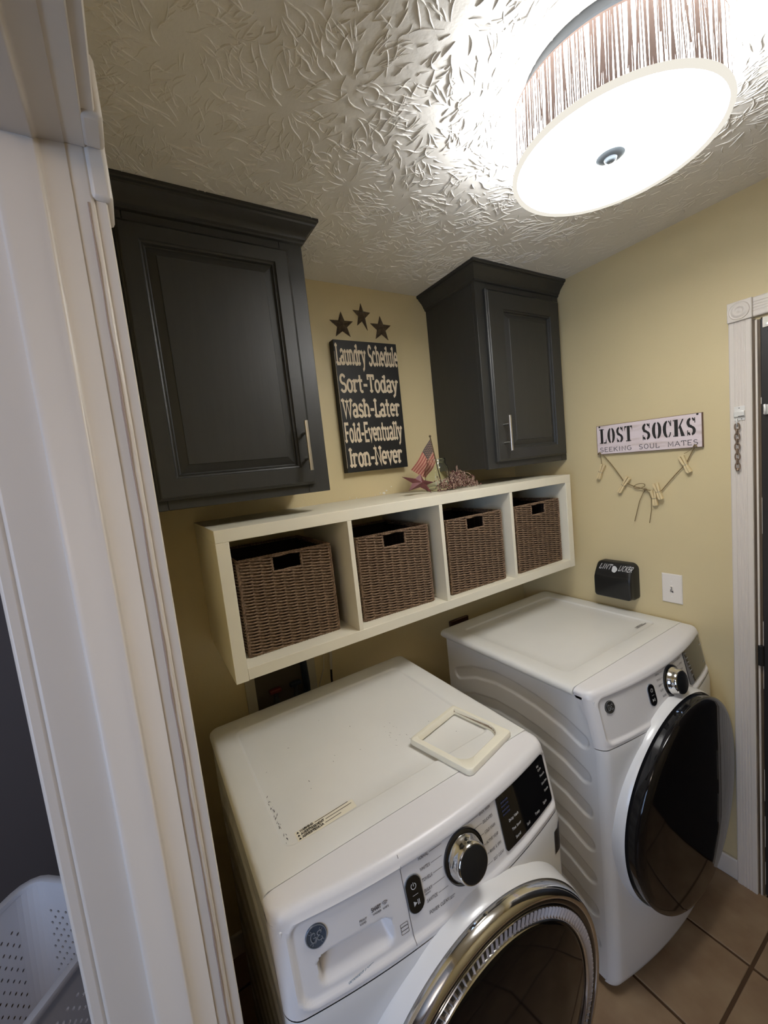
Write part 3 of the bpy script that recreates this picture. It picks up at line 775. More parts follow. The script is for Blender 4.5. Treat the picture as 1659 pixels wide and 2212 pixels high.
    if kind == 'washer':
        mb = MB(); zsx = frange(.8085, .947, 30)
        mb.grid(lambda a, z: (xc-.1175+a, F(-.1175, z) + relief(-.1175, z) - .0005, z+dz), [-.0005, .0005], zsx)
        mb.add([(xc-.1175-.0005, F(-.11, .9455)-.0003, .9455+dz), (xc-.1175+.0005, F(-.11, .9455)-.0003, .9455+dz), (xc-.1175+.0005, F(-.11, .945)+.008, .963+dz), (xc-.1175-.0005, F(-.11, .945)+.008, .963+dz)], [(0, 1, 2, 3)])
        mb.build('drawer_seam', M['ink'], t)
    # ---- top panel with stepped recess
    x0, x1 = xc-hw, xc+hw; y0, y1 = seam_y + .0012, yback + .012
    if kind == 'dryer': x0 -= .007; x1 = xc+hw-.001
    def rr(d, z, r, rx=(x0, x1), ry=(y0, y1), dfront=None):
        a0, a1 = rx[0]+d, rx[1]-d; b0, b1 = ry[0]+(d if dfront is None else dfront), ry[1]-d; pts = []
        for (cx, cy, s) in ((a1-r, b1-r, 0), (a0+r, b1-r, 90), (a0+r, b0+(.001 if dfront is not None and dfront == 0 else r), 180), (a1-r, b0+(.001 if dfront is not None and dfront == 0 else r), 270)):
            for k in range(9):
                a = math.radians(s + 90*k/8); rr_ = .001 if (dfront == 0 and s >= 180) else r
                ox = 0 if rr_ == r else (r-.001)*(1 if s == 270 else -1)
                pts.append((cx + ox + rr_*cos(a), cy + rr_*sin(a), z+dz))
        return pts
    rx = (xc-hw+.062, xc+hw-.072); ry = (yb+.186, yback-.062)
    lo = [rr(.004, .940, .02, dfront=0), rr(.0, .945, .022, dfront=0), rr(.0, .950, .022, dfront=0), rr(.002, .957, .022, dfront=0), rr(.006, .962, .022, dfront=0), rr(.012, .965, .022, dfront=0), rr(.03, .9655, .02, dfront=.002),
          rr(0, .9655, .022, rx, ry), rr(.0025, .9648, .022, rx, ry), rr(.006, .9612, .02, rx, ry), rr(.0085, .9602, .02, rx, ry), rr(.05, .9602, .02, rx, ry)]
    top = MB().loft(lo, True, True).build('top_panel', M['enameltop'], t, smooth=50)
    # ---- feet
    for sx in (-1, 1):
        for yy in (yb+.14, yback-.08):
            MB().lathe([(.0001, 0), (.022, 0), (.022, .006), (.012, .009), (.012, .03+dz), (.0001, .03+dz)], (xc+sx*(hw-.06), yy, 0), 'z', 16).build('foot', M['blackplastic'], t)
    # ---- knob
    ku, kz = (.0235, .888)
    slope = math.atan2(.035, .165)
    kb = Vector(S(ku, kz, .001)); nrm = Vector((-.64*ku, -1, .21)).normalized(); tx = Vector((1, -.64*ku*-1, 0)); tx = (Vector((1, 0, 0)) - nrm*nrm.x).normalized(); tz = nrm.cross(tx)*-1
    def kl(mb, prof, n=64):
        loops = [[kb + nrm*h + (tx*cos(2*pi*i/n) + tz*sin(2*pi*i/n))*r for i in range(n)] for r, h in prof]
        return mb.loft(loops, False, True)
    kn = kl(MB(), [(.0505, -.004), (.0505, .004), (.0475, .0065), (.043, .0065)]).build('knob', M['blackgloss'], t, smooth=40)
    kl(MB(), [(.0435, .006), (.0432, .009), (.041, .012), (.0385, .022), (.0375, .029), (.0355, .0315), (.034, .0315)]).build('knob_ring', M['chrome'], kn, smooth=40)
    kl(MB(), [(.0342, .031), (.0338, .0325), (.031, .0335), (.001, .0335)]).build('knob_cap', M['knobcap'], kn, smooth=40)
    # ---- black display window
    def srect(u0, u1, z0, z1, r, off):
        pts = []
        for (cu, cz, s) in ((u1-r, z1-r, 0), (u0+r, z1-r, 90), (u0+r, z0+r, 180), (u1-r, z0+r, 270)):
            for k in range(6):
                a = math.radians(s + 90*k/5); pts.append((cu+r*cos(a), cz+r*sin(a)))
        return pts
    def plate_on_front(u0, u1, z0, z1, r, off, nseg=16):
        mb = MB(); sp = srect(u0, u1, z0, z1, r, off)
        # columns across u so the plate follows the bow
        zr = lambda u: (min(b for a, b in clipu(sp, u)), max(b for a, b in clipu(sp, u)))
        us_ = sorted(set([u0+.0001] + [u0 + r*(1-cos(q)) + .0001 for q in frange(0, pi/2, 5)] + frange(u0+r, u1-r, nseg) + [u1 - r*(1-cos(q)) - .0001 for q in frange(0, pi/2, 5)]))
        top_, bot = [], []
        for u in us_:
            e = max(0, (u0+r)-u, u-(u1-r)); cut = r - sqrt(max(0, r*r-e*e))
            top_.append((u, z1-cut)); bot.append((u, z0+cut))
        n = len(us_)
        vs = [S(u, z, off) for u, z in bot] + [S(u, lerp(z0, z1, .5), off) for u, z in bot] + [S(u, z, off) for u, z in top_]
        vb = [S(u, z, off-.003) for u, z in bot] + [S(u, lerp(z0, z1, .5), off-.003) for u, z in bot] + [S(u, z, off-.003) for u, z in top_]
        fs = []
        for i in range(n-1): fs += [(i, i+1, n+i+1, n+i), (n+i, n+i+1, 2*n+i+1, 2*n+i), (3*n+i, i, i+1, 3*n+i+1), (2*n+i, 5*n+i, 5*n+i+1, 2*n+i+1)]
        fs += [(0, n, 4*n, 3*n), (n, 2*n, 5*n, 4*n), (n-1, 3*n+n-1, 4*n+n-1, 2*n-1), (2*n-1, 5*n-1, 6*n-1, 3*n-1)]
        return mb.add(vs+vb, fs)
    def clipu(sp, u): return sp
    disp = plate_on_front(.137, .332, .8285, .9425, .008, .0026).build('display', M['blackgloss'], t, smooth=30)
    mb = MB()
    def T(mb, s, u, z, h, w=.17, right=None, slant=0, off=.0008):
        P, wt = text_polys(s, w=w); sc_ = h if right is None else (right-u)/wt
        for i, p in enumerate(P): mb.add([S(u + a*sc_ + slant*b*h, z + b*h, off + (i % 24)*2.2e-5) for a, b in p], [(0, 1, 2, 3)])
    if kind == 'washer':
        for s, u, z, r in (('Delay Wash', .162, .878, .196), ('Time Saver', .166, .857, .198), ('Sound', .172, .838, .190), ('Soil', .216, .838, .228), ('Temp', .252, .8385, .270), ('Spin', .290, .841, .306)):
            T(mb, s, u, z, .0052, .2, r, off=.0032)
        for s, u, z, r in (('My', .296, .921, .305), ('Cycle', .298, .912, .312), ('Prewash', .302, .897, .322), ('Extra Rinse', .302, .879, .326), ('Steam', .306, .861, .324)):
            T(mb, s, u, z, .0044, .2, r, off=.0032)
        mb.build('display_print', M['inkwhite'], disp, smooth=0, kind='stuff')
        mb = MB()
        for z in (.923, .915, .906, .898): T(mb, 'oooo', .148, z, .004, .3, .172, off=.0032)
        mb.build('display_print', M['inkwhite2'], disp, smooth=0, kind='stuff')
    else:
        for s, u, z, r in (('Delay', .146, .929, .160), ('Dry Level', .148, .913, .166), ('Time', .152, .898, .168), ('Temp', .153, .884, .172), ('Extend', .156, .869, .176), ('Signal', .160, .852, .176), ('Eco', .296, .93, .308), ('Sensor', .303, .905, .322), ('Dewrinkle', .30, .845, .32)):
            T(mb, s, u, z, .0046, .2, r, off=.0032)
        mb.build('display_print', M['inkwhite'], disp, smooth=0, kind='stuff')
    # ---- start / power pill
    pill = plate_on_front(-.1155, -.083, .854, .917, .0158, .0030, 4).build('power_button', M['blackgloss'], t, smooth=30)
    pring = plate_on_front(-.1172, -.0813, .8523, .9187, .0174, .0016, 4).build('button_ring', M['badgelight'], t, smooth=30)
    mb = MB()
    def st(pts, w, off=.0036):
        for i in range(len(pts)-1):
            a, b = Vector(pts[i]), Vector(pts[i+1]); d = b-a
            if d.length < 1e-7: continue
            n = Vector((-d.y, d.x)).normalized()*w/2
            mb.add([S(q.x, q.y, off + 2.2e-5*(len(mb.f) % 16)) for q in (a+n, a-n, b-n, b+n)], [(0, 1, 2, 3)])
    st(arc(-.0995, .9005, .0052, .0052, 120, 420, 14), .0013); st([(-.0995, .9005), (-.0995, .907)], .0013)
    st([(-.105, .8855), (-.093, .8855)], .0008)
    mb.add([S(-.1055, .876, .0036), S(-.1055, .867, .0036), S(-.0985, .8715, .0036)], [(0, 1, 2)])
    st([(-.0965, .867), (-.0965, .876)], .0014); st([(-.0935, .867), (-.0935, .876)], .0014)
    mb.build('button_print', M['inkwhite'], pill, smooth=0, kind='stuff')
    # ---- printed cycle names and pointer lines
    mb = MB()
    if kind == 'washer':
        Ls = [('NORMAL', -.0785, .933, -.055), ('WHITES', -.0790, .9135, -.056), ('TOWELS', -.0790, .8945, -.0555), ('BULKY', -.0790, .8755, -.061), ('SANITIZE', -.0780, .857, -.053), ('POWER CLEAN', -.0770, .836, -.031)]
        Rs = [('QUICK WASH', .083, .9335, .117), ('DELICATES', .089, .9145, .119), ('COLD WASH', .0885, .8945, .121), ('ACTIVE WEAR', .087, .8745, .124), ('RINSE & SPIN', .091, .8545, .127), ('SELF CLEAN', .096, .8355, .129)]
        T(mb, 'BEDDING', -.0785, .8705, .0024, .18, -.066); T(mb, 'w/oxi', -.0775, .852, .0024, .18, -.066) if False else None
        T(mb, 'NEW', -.029, .8345, .002, .18, -.018)
    else:
        Ls = [('NORMAL', -.061, .929, -.039), ('TOWELS', -.059, .912, -.036), ('BULKY', -.055, .895, -.040), ('DELICATES', -.053, .879, -.038), ('SANITIZE', -.048, .860, -.028)]
        Rs = [('CASUALS', .086, .9305, .112), ('COTTONS', .093, .912, .117), ('JEANS', .095, .8945, .113), ('WARM UP', .098, .876, .120), ('TIMED DRY', .100, .857, .126)]
    for s, u, z, r in Ls:
        T(mb, s, u, z, .0050, .17, r, slant=.12)
        a = math.atan2(z+.0025-kz, r+.003-ku); e = (ku + .0535*cos(a), kz + .0535*sin(a))
        st([(r+.003, z+.0025), (min(e[0], ku-.02), z+.0025)], .0007, .0008)
    for s, u, z, r in Rs:
        T(mb, s, u, z, .0050, .17, r, slant=.12)
        st([(ku+.026, z+.0025), (u-.003, z+.0025)], .0007, .0008)
    mb.build('cycle_print', M['ink'], t, smooth=0, kind='stuff')
    # ---- round maker's badge
    eu, ez = -.284, .909
    eb = Vector(S(eu, ez, .0008)); nrm2 = Vector((.64*.284*-1*-1, -1, .21)).normalized() if False else Vector((.18*-1*-1, -1, .21)).normalized()
    nrm2 = Vector((-.18, -1, .21)).normalized()
    ex = (Vector((1, 0, 0)) - nrm2*nrm2.x).normalized(); ezv = ex.cross(nrm2)*1
    if ezv.z < 0: ezv = -ezv
    def el(prof, n=40):
        mb_ = MB(); return mb_.loft([[eb + nrm2*h + (ex*cos(2*pi*i/n) + ezv*sin(2*pi*i/n))*r for i in range(n)] for r, h in prof], False, True)
    ER = .0185
    em = el([(ER, -.002), (ER, .001), (ER-.001, .0018), (ER-.0025, .0012), (.001, .0012)]).build('badge', M['badge'] if kind == 'washer' else M['badgegrey'], t, smooth=30)
    mb = MB()
    def es(pts, w):
        for i in range(len(pts)-1):
            a, b = Vector(pts[i]), Vector(pts[i+1]); d = b-a
            if d.length < 1e-7: continue
            d.normalize(); n = Vector((-d.y, d.x))*w/2
            mb.add([eb + nrm2*(.0020 + 2.2e-5*(len(mb.f) % 40)) + ex*q.x + ezv*q.y for q in (a+n-d*w*.3, a-n-d*w*.3, b-n+d*w*.3, b+n+d*w*.3)], [(0, 1, 2, 3)])
    es(arc(0, 0, ER-.0012, ER-.0012, 0, 360, 36), .0011)
    for k in range(4):   # the four curls round the monogram
        es(arc((ER-.0042)*cos(pi/4+k*pi/2)*.93, (ER-.0042)*sin(pi/4+k*pi/2)*.93, .0024, .0024, math.degrees(pi/4+k*pi/2)+60, math.degrees(pi/4+k*pi/2)+300, 8), .0007)
    es(arc(-.0050, .0002, .0046, .0072, 70, 345, 16), .0015); es([(-.0050, -.0006), (-.0004, -.0006), (-.0006, -.0062), (-.0030, -.0090)], .0014); es(arc(-.0040, .0050, .0024, .0030, -60, 160, 8), .0011)
    es(arc(.0060, .0038, .0038, .0034, 30, 270, 10), .0015); es(arc(.0060, -.0034, .0046, .0038, 90, 325, 12), .0015); es(arc(.0078, .0056, .0018, .0018, -90, 120, 6), .0010); es(arc(.0082, -.0050, .0018, .0018, -120, 90, 6), .0010)
    mb.build('badge_monogram', M['badgelight'], em, smooth=0)
    # ---- little extra prints, stickers
    if kind == 'washer':
        mb = MB(); T(mb, 'SMART', -.1855, .898, .0056, .26, -.167); T(mb, 'FRONT', -.2095, .893, .0030, .2, -.196); T(mb, 'LOAD', -.2095, .888, .0030, .2, -.198); T(mb, 'WASHER', -.184, .8915, .0030, .2, -.168)
        for q in (.0022, .0046, .007): st(arc(-.1585, .897, q, q, 40, 140, 6), .0011, .0008)
        T(mb, 'WIFI', -.1640, .8915, .0030, .2, -.153)
        for z in (.846, .8395): st([(-.139, z), (-.124, z)], .0012, .0008)
        st([(-.139, .851), (-.139, .834), (-.124, .834), (-.124, .851), (-.139, .851)], .0008, .0008)
        mb.build('panel_print', M['ink'], t, smooth=0, kind='stuff')
        mb = MB(); P, wt = text_polys('DETERGENT / SOFTENER', w=.2)
        for p in P: mb.add([(xc-.248+a*.062/wt, F(-.23, .8175)+.0012, .8188+b*.0036+dz) for a, b in p], [(0, 1, 2, 3)])
        mb.build('drawer_print', M['inkblue'], t, smooth=0, kind='stuff')
        # black tag at the right end of the front panel
        mb = MB(); mb.grid(lambda u, z: (xc+u, F(u, z)-.0012, z+dz), [.307+.0054*i for i in range(6)], [.706, .722, .738, .753, .766])
        mb.v = [(p[0], p[1], p[2] + (.012 if p[0]-xc > .328 and p[2] > .75 else 0)) for p in mb.v]
        mb.build('black_tag', M['blackplastic'], t, smooth=40)
    # ---- warning label on top
    mb = MB()
    if kind == 'washer':
        lx0, lx1, ly0, ly1 = -1.552, -1.417, -.7215, -.6935
        zt = .9602 + dz + .0006
        mb.add([(lx0, ly0, zt), (lx1, ly0+.006, zt), (lx1, ly1+.003, zt), (lx0, ly1, zt)], [(0, 1, 2, 3)])
        lab = mb.build('warning_label', M['cream'], t, smooth=0)
        mb = MB()
        for s, y, r, r2 in (('WARNING', -.7005, -1.512, -1.428), ('AVERTISSEMENT', -.7085, -1.490, -1.423), ('ADVERTENCIA', -.7165, -1.494, -1.452)):
            text_mb(mb, s, lambda a, b: (a, b + (a-lx0)*.05, zt+.0004), -1.5415, r, y, .0052, nrm=(0, 0, 1), w=.26)
            mb.add([(r+.004, y+.002+(r-lx0)*.05, zt+.0004), (r2, y+.002+(r2-lx0)*.05, zt+.0004), (r2, y+.0034+(r2-lx0)*.05, zt+.0004), (r+.004, y+.0034+(r-lx0)*.05, zt+.0004)], [(0, 1, 2, 3)])
            mb.add([(-1.5495, y, zt+.0004), (-1.5435, y, zt+.0004), (-1.5465, y+.0056, zt+.0004)], [(0, 1, 2)])
        mb.build('label_print', M['inkblack'], lab, smooth=0, kind='stuff')
        mb = MB()   # scuffs along the recess edge
        zt2 = .9602 + dz + .0004
        for k in range(70):
            q = rnd.random(); 
            if q < .55: x, y = xc-hw+.066+rnd.gauss(.006, .003), -.56 - rnd.random()*.15; a = 1.5+rnd.gauss(0, .25); L = rnd.uniform(.003, .013)
            elif q < .8: x, y = -1.245+rnd.random()*.05, -.50-rnd.random()*.11; a = rnd.gauss(-1.1, .5); L = rnd.uniform(.002, .010)
            else: x, y = rnd.uniform(-1.55, -1.05), rnd.uniform(-.68, -.33); a = rnd.uniform(0, 3); L = rnd.uniform(.002, .008)
            w = rnd.uniform(.0003, .0010); dx, dy = cos(a)*L/2, sin(a)*L/2; nx, ny = -sin(a)*w, cos(a)*w
            mb.add([(x-dx, y-dy, zt2), (x+nx, y+ny, zt2), (x+dx, y+dy, zt2), (x-nx, y-ny, zt2)], [(0, 1, 2, 3)])
        mb.build('scuff_marks', M['ink'], t, smooth=0, kind='stuff')
    else:
        zt = .9655 + dz + .0004
        lx = xc + .185
        for s, y in (('WARNING', -.670), ('AVERTISSEMENT', -.6765)): text_mb(mb, s, lambda a, b: (a, b, zt - .004), lx, lx+.055 if len(s) < 9 else lx+.07, y, .0042, nrm=(0, 0, 1), w=.24)
        mb.build('label_print', M['ink'], t, smooth=0, kind='stuff')
    return t, F, S, xc, hw

# washer
tw, Fw, Sw, xcw, hww = machine('washing_machine', 'white front-load washer with chrome-ringed glass door, nearest the doorway', 'washing machine', -1.293, -.912, 0.0, .703, -.195, 'washer')
# its door : collar, chrome ring, ribbed ring, smoked glass
dc = (-1.268, -.9, .489)
# heights are measured towards -y from y = -.9
MB().lathe([(.334, -.06), (.331, -.01), (.3285, .02), (.3265, .032), (.3245, .036), (.323, .034), (.3225, .01)], dc, 'y', 128).build('door_collar', M['enamel'], tw, smooth=60)
wdoor = MB().lathe([(.3205, .01), (.3215, .040), (.3208, .047), (.3185, .0545), (.3145, .0605), (.3095, .0635), (.305, .0640), (.3025, .062), (.302, .055)], dc, 'y', 128).build('door', M['chrome'], tw, smooth=50)
MB().lathe([(.3025, .050), (.302, .0595), (.2985, .0615), (.2925, .0610), (.2895, .058), (.2888, .050)], dc, 'y', 128).build('black_ring', M['blackgloss'], wdoor, smooth=50)
mb = MB().lathe([(.2895, .050), (.2880, .0585), (.2868, .0595), (.2665, .0590), (.2610, .0585), (.2600, .050)], dc, 'y', 128)
mb.build('rib_ring', M['blackplastic'], wdoor, smooth=40)
MB().lathe([(.2662, .058), (.2655, .0645), (.2630, .0664), (.2605, .064), (.2600, .056)], dc, 'y', 128).build('inner_ring', M['chrome'], wdoor, smooth=50)
MB().lathe([(.2897, .056), (.2893, .0606), (.2882, .0626), (.2868, .0606), (.2866, .056)], dc, 'y', 128).build('outer_ring', M['chrome'], wdoor, smooth=50)
mb = MB()
for k in range(140):
    a = 2*pi*k/140; da = .0125
    q = lambda r, aa, h: (dc[0]+r*cos(aa), dc[1]-h, dc[2]+r*sin(aa))
    mb.add([q(.2872, a-da, .0585), q(.2872, a, .0640), q(.2872, a+da, .0585), q(.2660, a-da, .0580), q(.2660, a, .0640), q(.2660, a+da, .0580)], [(0, 1, 4, 3), (1, 2, 5, 4), (0, 2, 1), (3, 4, 5)])
mb.build('ribs', M['ribgrey'], wdoor, smooth=20, kind='stuff')
MB().lathe([(.261, .055), (.258, .0605), (.25, .0635), (.17, .072), (.08, .0765), (.001, .078)], dc, 'y', 96).build('door_glass', M['glassdark'], wdoor, smooth=70)

# dryer
td, Fd, Sd, xcd, hwd = machine('clothes_dryer', 'white front-load dryer with solid black round door, beside the right wall', 'dryer', -.356, -.888, 0.012, .700, -.150, 'dryer')
dxc, dzc, DR = -.350, .520, .333
BOWK = .15
def bowed(prof, y0, n=128):
    loops = []
    for r, h in prof:
        loops.append([(dxc + r*cos(2*pi*i/n), y0 - h + BOWK*(dxc + r*cos(2*pi*i/n) + .356)**2, dzc + r*sin(2*pi*i/n)) for i in range(n)])
    return loops
Y0 = -.872
MB().loft(bowed([(.346, -.03), (.343, -.004), (.341, .012), (.339, .022), (.3365, .026), (.334, .024), (.332, .005)], Y0), False, False).build('door_collar', M['enamel'], td, smooth=60)
ddoor = MB().loft(bowed([(.326, .012), (.329, .026), (.331, .040), (.3315, .050)], Y0), True, False).build('door', M['blackgloss'], td, smooth=60)
MB().loft(bowed([(.3305, .049), (.3335, .051), (.3335, .056), (.3305, .062), (.322, .067), (.309, .069), (.2, .071), (.1, .0715), (.002, .0715)], Y0), True, True).build('door_glass', M['glassdark'], ddoor, smooth=60)

# ------------------------------------------------------------------ plastic frame lying on the washer
TZ = .9602 + .0052
tp = [(-1.216, -.633), (-1.031, -.594), (-.996, -.780), (-1.174, -.817)]
def frame_loops():
    cx = sum(p[0] for p in tp)/4; cy = sum(p[1] for p in tp)/4
    def shape(inset, r):
        # inset polygon with rounded corners, r per corner
        n = 4; out = []
        P = [Vector(p) for p in tp]
        lines = []
        for i in range(n):
            a, b = P[i], P[(i+1) % n]; d = (b-a).normalized(); nn = Vector((d.y, -d.x))
            if nn.dot(Vector((cx, cy))-a) < 0: nn = -nn
            lines.append((a+nn*inset[i], d))
        C = []
        for i in range(n):
            (p, d), (q, e) = lines[i-1], lines[i]
            t = (q-p).cross(e) if hasattr(Vector((1,1)), 'cross') else 0
            den = d.x*e.y - d.y*e.x; s = ((q.x-p.x)*e.y-(q.y-p.y)*e.x)/den; C.append(p + d*s)
        for i in range(n):
            a, b, c_ = C[i-1], C[i], C[(i+1) % n]; d1 = (a-b).normalized(); d2 = (c_-b).normalized(); rr_ = r[i]
            ang = d1.angle(d2); k = rr_/math.tan(ang/2); p0 = b + d1*k; p1 = b + d2*k; ctr = b + (d1+d2).normalized()*(rr_/sin(ang/2))
            v0 = p0-ctr; v1 = p1-ctr
            for j in range(9):
                t = j/8; v = v0.lerp(v1, t); v = v.normalized()*rr_; out.append((ctr.x+v.x, ctr.y+v.y))
        return out
    return shape
shp = frame_loops()
ro = [.008, .008, .008, .014]; ri = [.003, .003, .034, .034]
inn = [.013, .013, .024, .018]
def L2(ins, r, z): return [(x, y, z) for x, y in shp(ins, r)]
z0, z1 = TZ, TZ + .016
loops = [L2([0.001]*4, ro, z0), L2([0]*4, ro, z0+.002), L2([0]*4, ro, z1-.004), L2([.0015]*4, ro, z1-.001), L2([.004]*4, ro, z1), L2([x-.002 for x in inn], ri, z1), L2(inn, ri, z1-.002), L2([x+.002 for x in inn], ri, z0)]
fr = tag(MB().loft(loops + [loops[0]], False, False).build('plastic_frame', M['tray'], smooth=40), 'ivory plastic square frame lying on top of the washer', 'frame')
mb = MB()
inner = shp([x+.0012 for x in inn], ri)
for i in range(8, 25):
    if 10 <= i: 
        a, b = inner[i], inner[i+1]; t0, t1 = rnd.uniform(0, .3), 1
        mb.add([(a[0], a[1], z0+.002), (b[0], b[1], z0+.002), (b[0], b[1], z0+.006+rnd.uniform(0, .007)), (a[0], a[1], z0+.006+rnd.uniform(0, .007))], [(0, 1, 2, 3)])
mb.build('grime', M['rust'], fr, smooth=0)

# ------------------------------------------------------------------ laundry schedule sign
sg = thing('laundry_schedule_sign', 'tall black wooden sign with cream laundry schedule lettering between the cabinets', 'sign', (-.8575, -.02, 1.682))
mb = MB().box(-1.0025, -.7115, -.0345, -.001, 1.682, 2.194); mb.build('board', M['signblack'], sg, bevel=.0015)
fn = lambda a, b: (a, -.0352, b)
for s, x0, x1, zb, h, w in (('Laundry Schedule', -.996, -.7125, 2.1035, .0735, .21), ('Sort-Today', -.9925, -.7265, 1.9975, .064, .21), ('Wash-Later', -.9925, -.7265, 1.9, .067, .21), ('Fold-Eventually', -.9955, -.728, 1.803, .070, .21), ('Iron-Never', -.9875, -.7375, 1.705, .070, .21)):
    mb = MB(); text_mb(mb, s, fn, x0, x1, zb, h, w=w, serif=True, gap=.07, sw=.2, sh=.12)
    mb.build('lettering', M['letter'], sg, smooth=0)
mb = MB().box(-1.0022, -1.0012, -.03475, -.0342, 1.70, 2.15); mb.build('worn_edge', M['letter'], sg, smooth=0)

# ------------------------------------------------------------------ rusty tin stars
def star(name, label, cat, c, tips, depth, mat_, group=None, notch=.42, yb=0.0, inner=None, top=None):
    """five tips given clockwise from the top as (x, z) ; raised ridges towards -y"""
    cx, cz = c; V = []; n = len(tips)
    pts = []
    for i in range(n):
        a, b = tips[i], tips[(i+1) % n]
        pts.append(a); m = ((a[0]+b[0])/2, (a[1]+b[1])/2)
        k = notch
        pts.append((cx + (m[0]-cx)*k*1.25, cz + (m[1]-cz)*k*1.25))
    mb = MB(); ct = (cx, yb-depth, cz)
    vs = [ct] + [(x, yb-.002 if i % 2 == 0 else yb-.001, z) for i, (x, z) in enumerate(pts)] + [(x, yb, z) for x, z in pts] + [(cx, yb, cz)]
    N = len(pts); fs = []
    for i in range(N):
        j = (i+1) % N; fs += [(0, 1+i, 1+j), (1+i, 1+N+i, 1+N+j, 1+j), (2*N+1, 1+N+j, 1+N+i)]
    mb.add(vs, fs)
    o = mb.build(name, mat_, smooth=0); return tag(o, label, cat, group)
G1 = 'rusty tin stars over the laundry sign'
star('tin_star', 'rusty tin star at the left of the three above the black sign', 'wall star', (-.938, 2.262), [(-.938, 2.314), (-.887, 2.281), (-.905, 2.220), (-.970, 2.217), (-.990, 2.278)], .013, M['tin'], G1, yb=-.001)
star('tin_star', 'rusty tin star with one long leg, the highest of the three above the black sign', 'wall star', (-.843, 2.312), [(-.843, 2.356), (-.802, 2.323), (-.822, 2.251), (-.868, 2.267), (-.882, 2.326)], .013, M['tin'], G1, yb=-.001, notch=.40)
star('tin_star', 'rusty tin star at the right of the three above the black sign', 'wall star', (-.755, 2.265), [(-.757, 2.315), (-.706, 2.281), (-.725, 2.219), (-.787, 2.220), (-.806, 2.281)], .013, M['tin'], G1, yb=-.001)

# ------------------------------------------------------------------ decorations on the shelf
ZS = SZ1 + .0003
st_ = star('barn_star', 'maroon tin barn star leaning on the shelf before the glass jar', 'star', (-.818, 1.619), [(-.814, 1.650), (-.753, 1.613), (-.769, 1.5745), (-.872, 1.594), (-.898, 1.648)], .014, M['maroontin'], yb=-.252, notch=.42)
jar = thing('glass_jar', 'clear glass canning jar among the red berries on the shelf', 'jar', (-.692, -.20, ZS))
jp = [(.0001, .004), (.040, .004), (.046, .0), (.049, .006), (.0495, .012), (.0495, .082), (.047, .094), (.041, .103), (.0385, .106), (.0385, .1255), (.0375, .127), (.0345, .127), (.0345, .106), (.037, .102), (.044, .092), (.0465, .08), (.0465, .012), (.044, .009), (.0001, .008)]
jb = MB().lathe([(r, h) for r, h in jp], (-.692, -.20, ZS), 'z', 40).build('glass', M['bottleglass'], jar, smooth=50)
mb = MB(); pts = [(-.692+.0393*cos(a), -.20+.0393*sin(a), ZS+.108+.010*a/(2*pi)) for a in frange(0, 3.6*pi, 70)]
mb.tube(pts, .0011, 5); mb.build('screw_thread', M['bottleglass'], jar, smooth=60)
flag = thing('stick_flag', 'small faded american flag on a stick standing in the glass jar', 'flag', (-.672, -.19, ZS+.012))
pa = Vector((-.668, -.197, ZS+.012)); pb = Vector((-.6965, -.185, 1.790))
mbp = MB().tube([pa, pb], .0026, 8); mbp.build('stick', M['pole'], flag)
MB().lathe([(.0001, -.004), (.0035, -.003), (.0048, 0), (.0035, .004), (.0001, .005)], (pb.x, pb.y, pb.z+.002), 'z', 12).build('finial', M['pole'], flag)
A = Vector((-.6965, -.185, 1.783)); Bq = Vector((-.681, -.191, 1.690)); Cq = Vector((-.733, -.183, 1.628)); Dq = Vector((-.797, -.178, 1.668))
def fl(s, t):   # s along the pole (0 top), t out to the fly
    p = A.lerp(Bq, s).lerp(Dq.lerp(Cq, s), t)
    return p + Vector((0, .007*sin(7*t+2*s)*t - .0005, 0))
for k in range(13):
    s0, s1 = k/13, (k+1)/13; t0 = .42 if k < 7 else 0
    MB().grid(lambda t, s: fl(s, t), frange(t0, 1, 10), [s0, s1]).build('stripe', M['flagred'] if k % 2 == 0 else M['flagcream'], flag, smooth=60)
cb = MB().grid(lambda t, s: fl(s, t), frange(0, .42, 6), frange(0, 7/13, 4)).build('canton', M['flagblue'], flag, smooth=60)
mb = MB()
for i in range(9):
    for j in range(5):
        t = .042*(i+.75); s = (j+.6)*7/13/5.2 + (.03 if i % 2 else 0)
        p = fl(s, t) + Vector((0, -.0012, 0)); q = .0016
        mb.add([p+Vector((q*cos(a), 0, q*sin(a))) for a in frange(.3, 2*pi+.3, 5)[:-1]], [(0, 1, 2, 3, 4)])
mb.build('canton_stars', M['flagcream'], cb, smooth=0)
ga = thing('berry_garland', 'garland of maroon pip berries and curled twigs heaped round the jar', 'garland', (-.64, -.21, ZS))
mbw = MB(); mbb = MB()
def blob(mb, p, r):
    n = 5; L = []
    for a in (-.6, .6): L.append([(p[0]+r*cos(a)*cos(2*pi*i/n), p[1]+r*cos(a)*sin(2*pi*i/n), p[2]+r*sin(a)) for i in range(n)])
    b = len(mb.v); mb.loft(L, True, True)
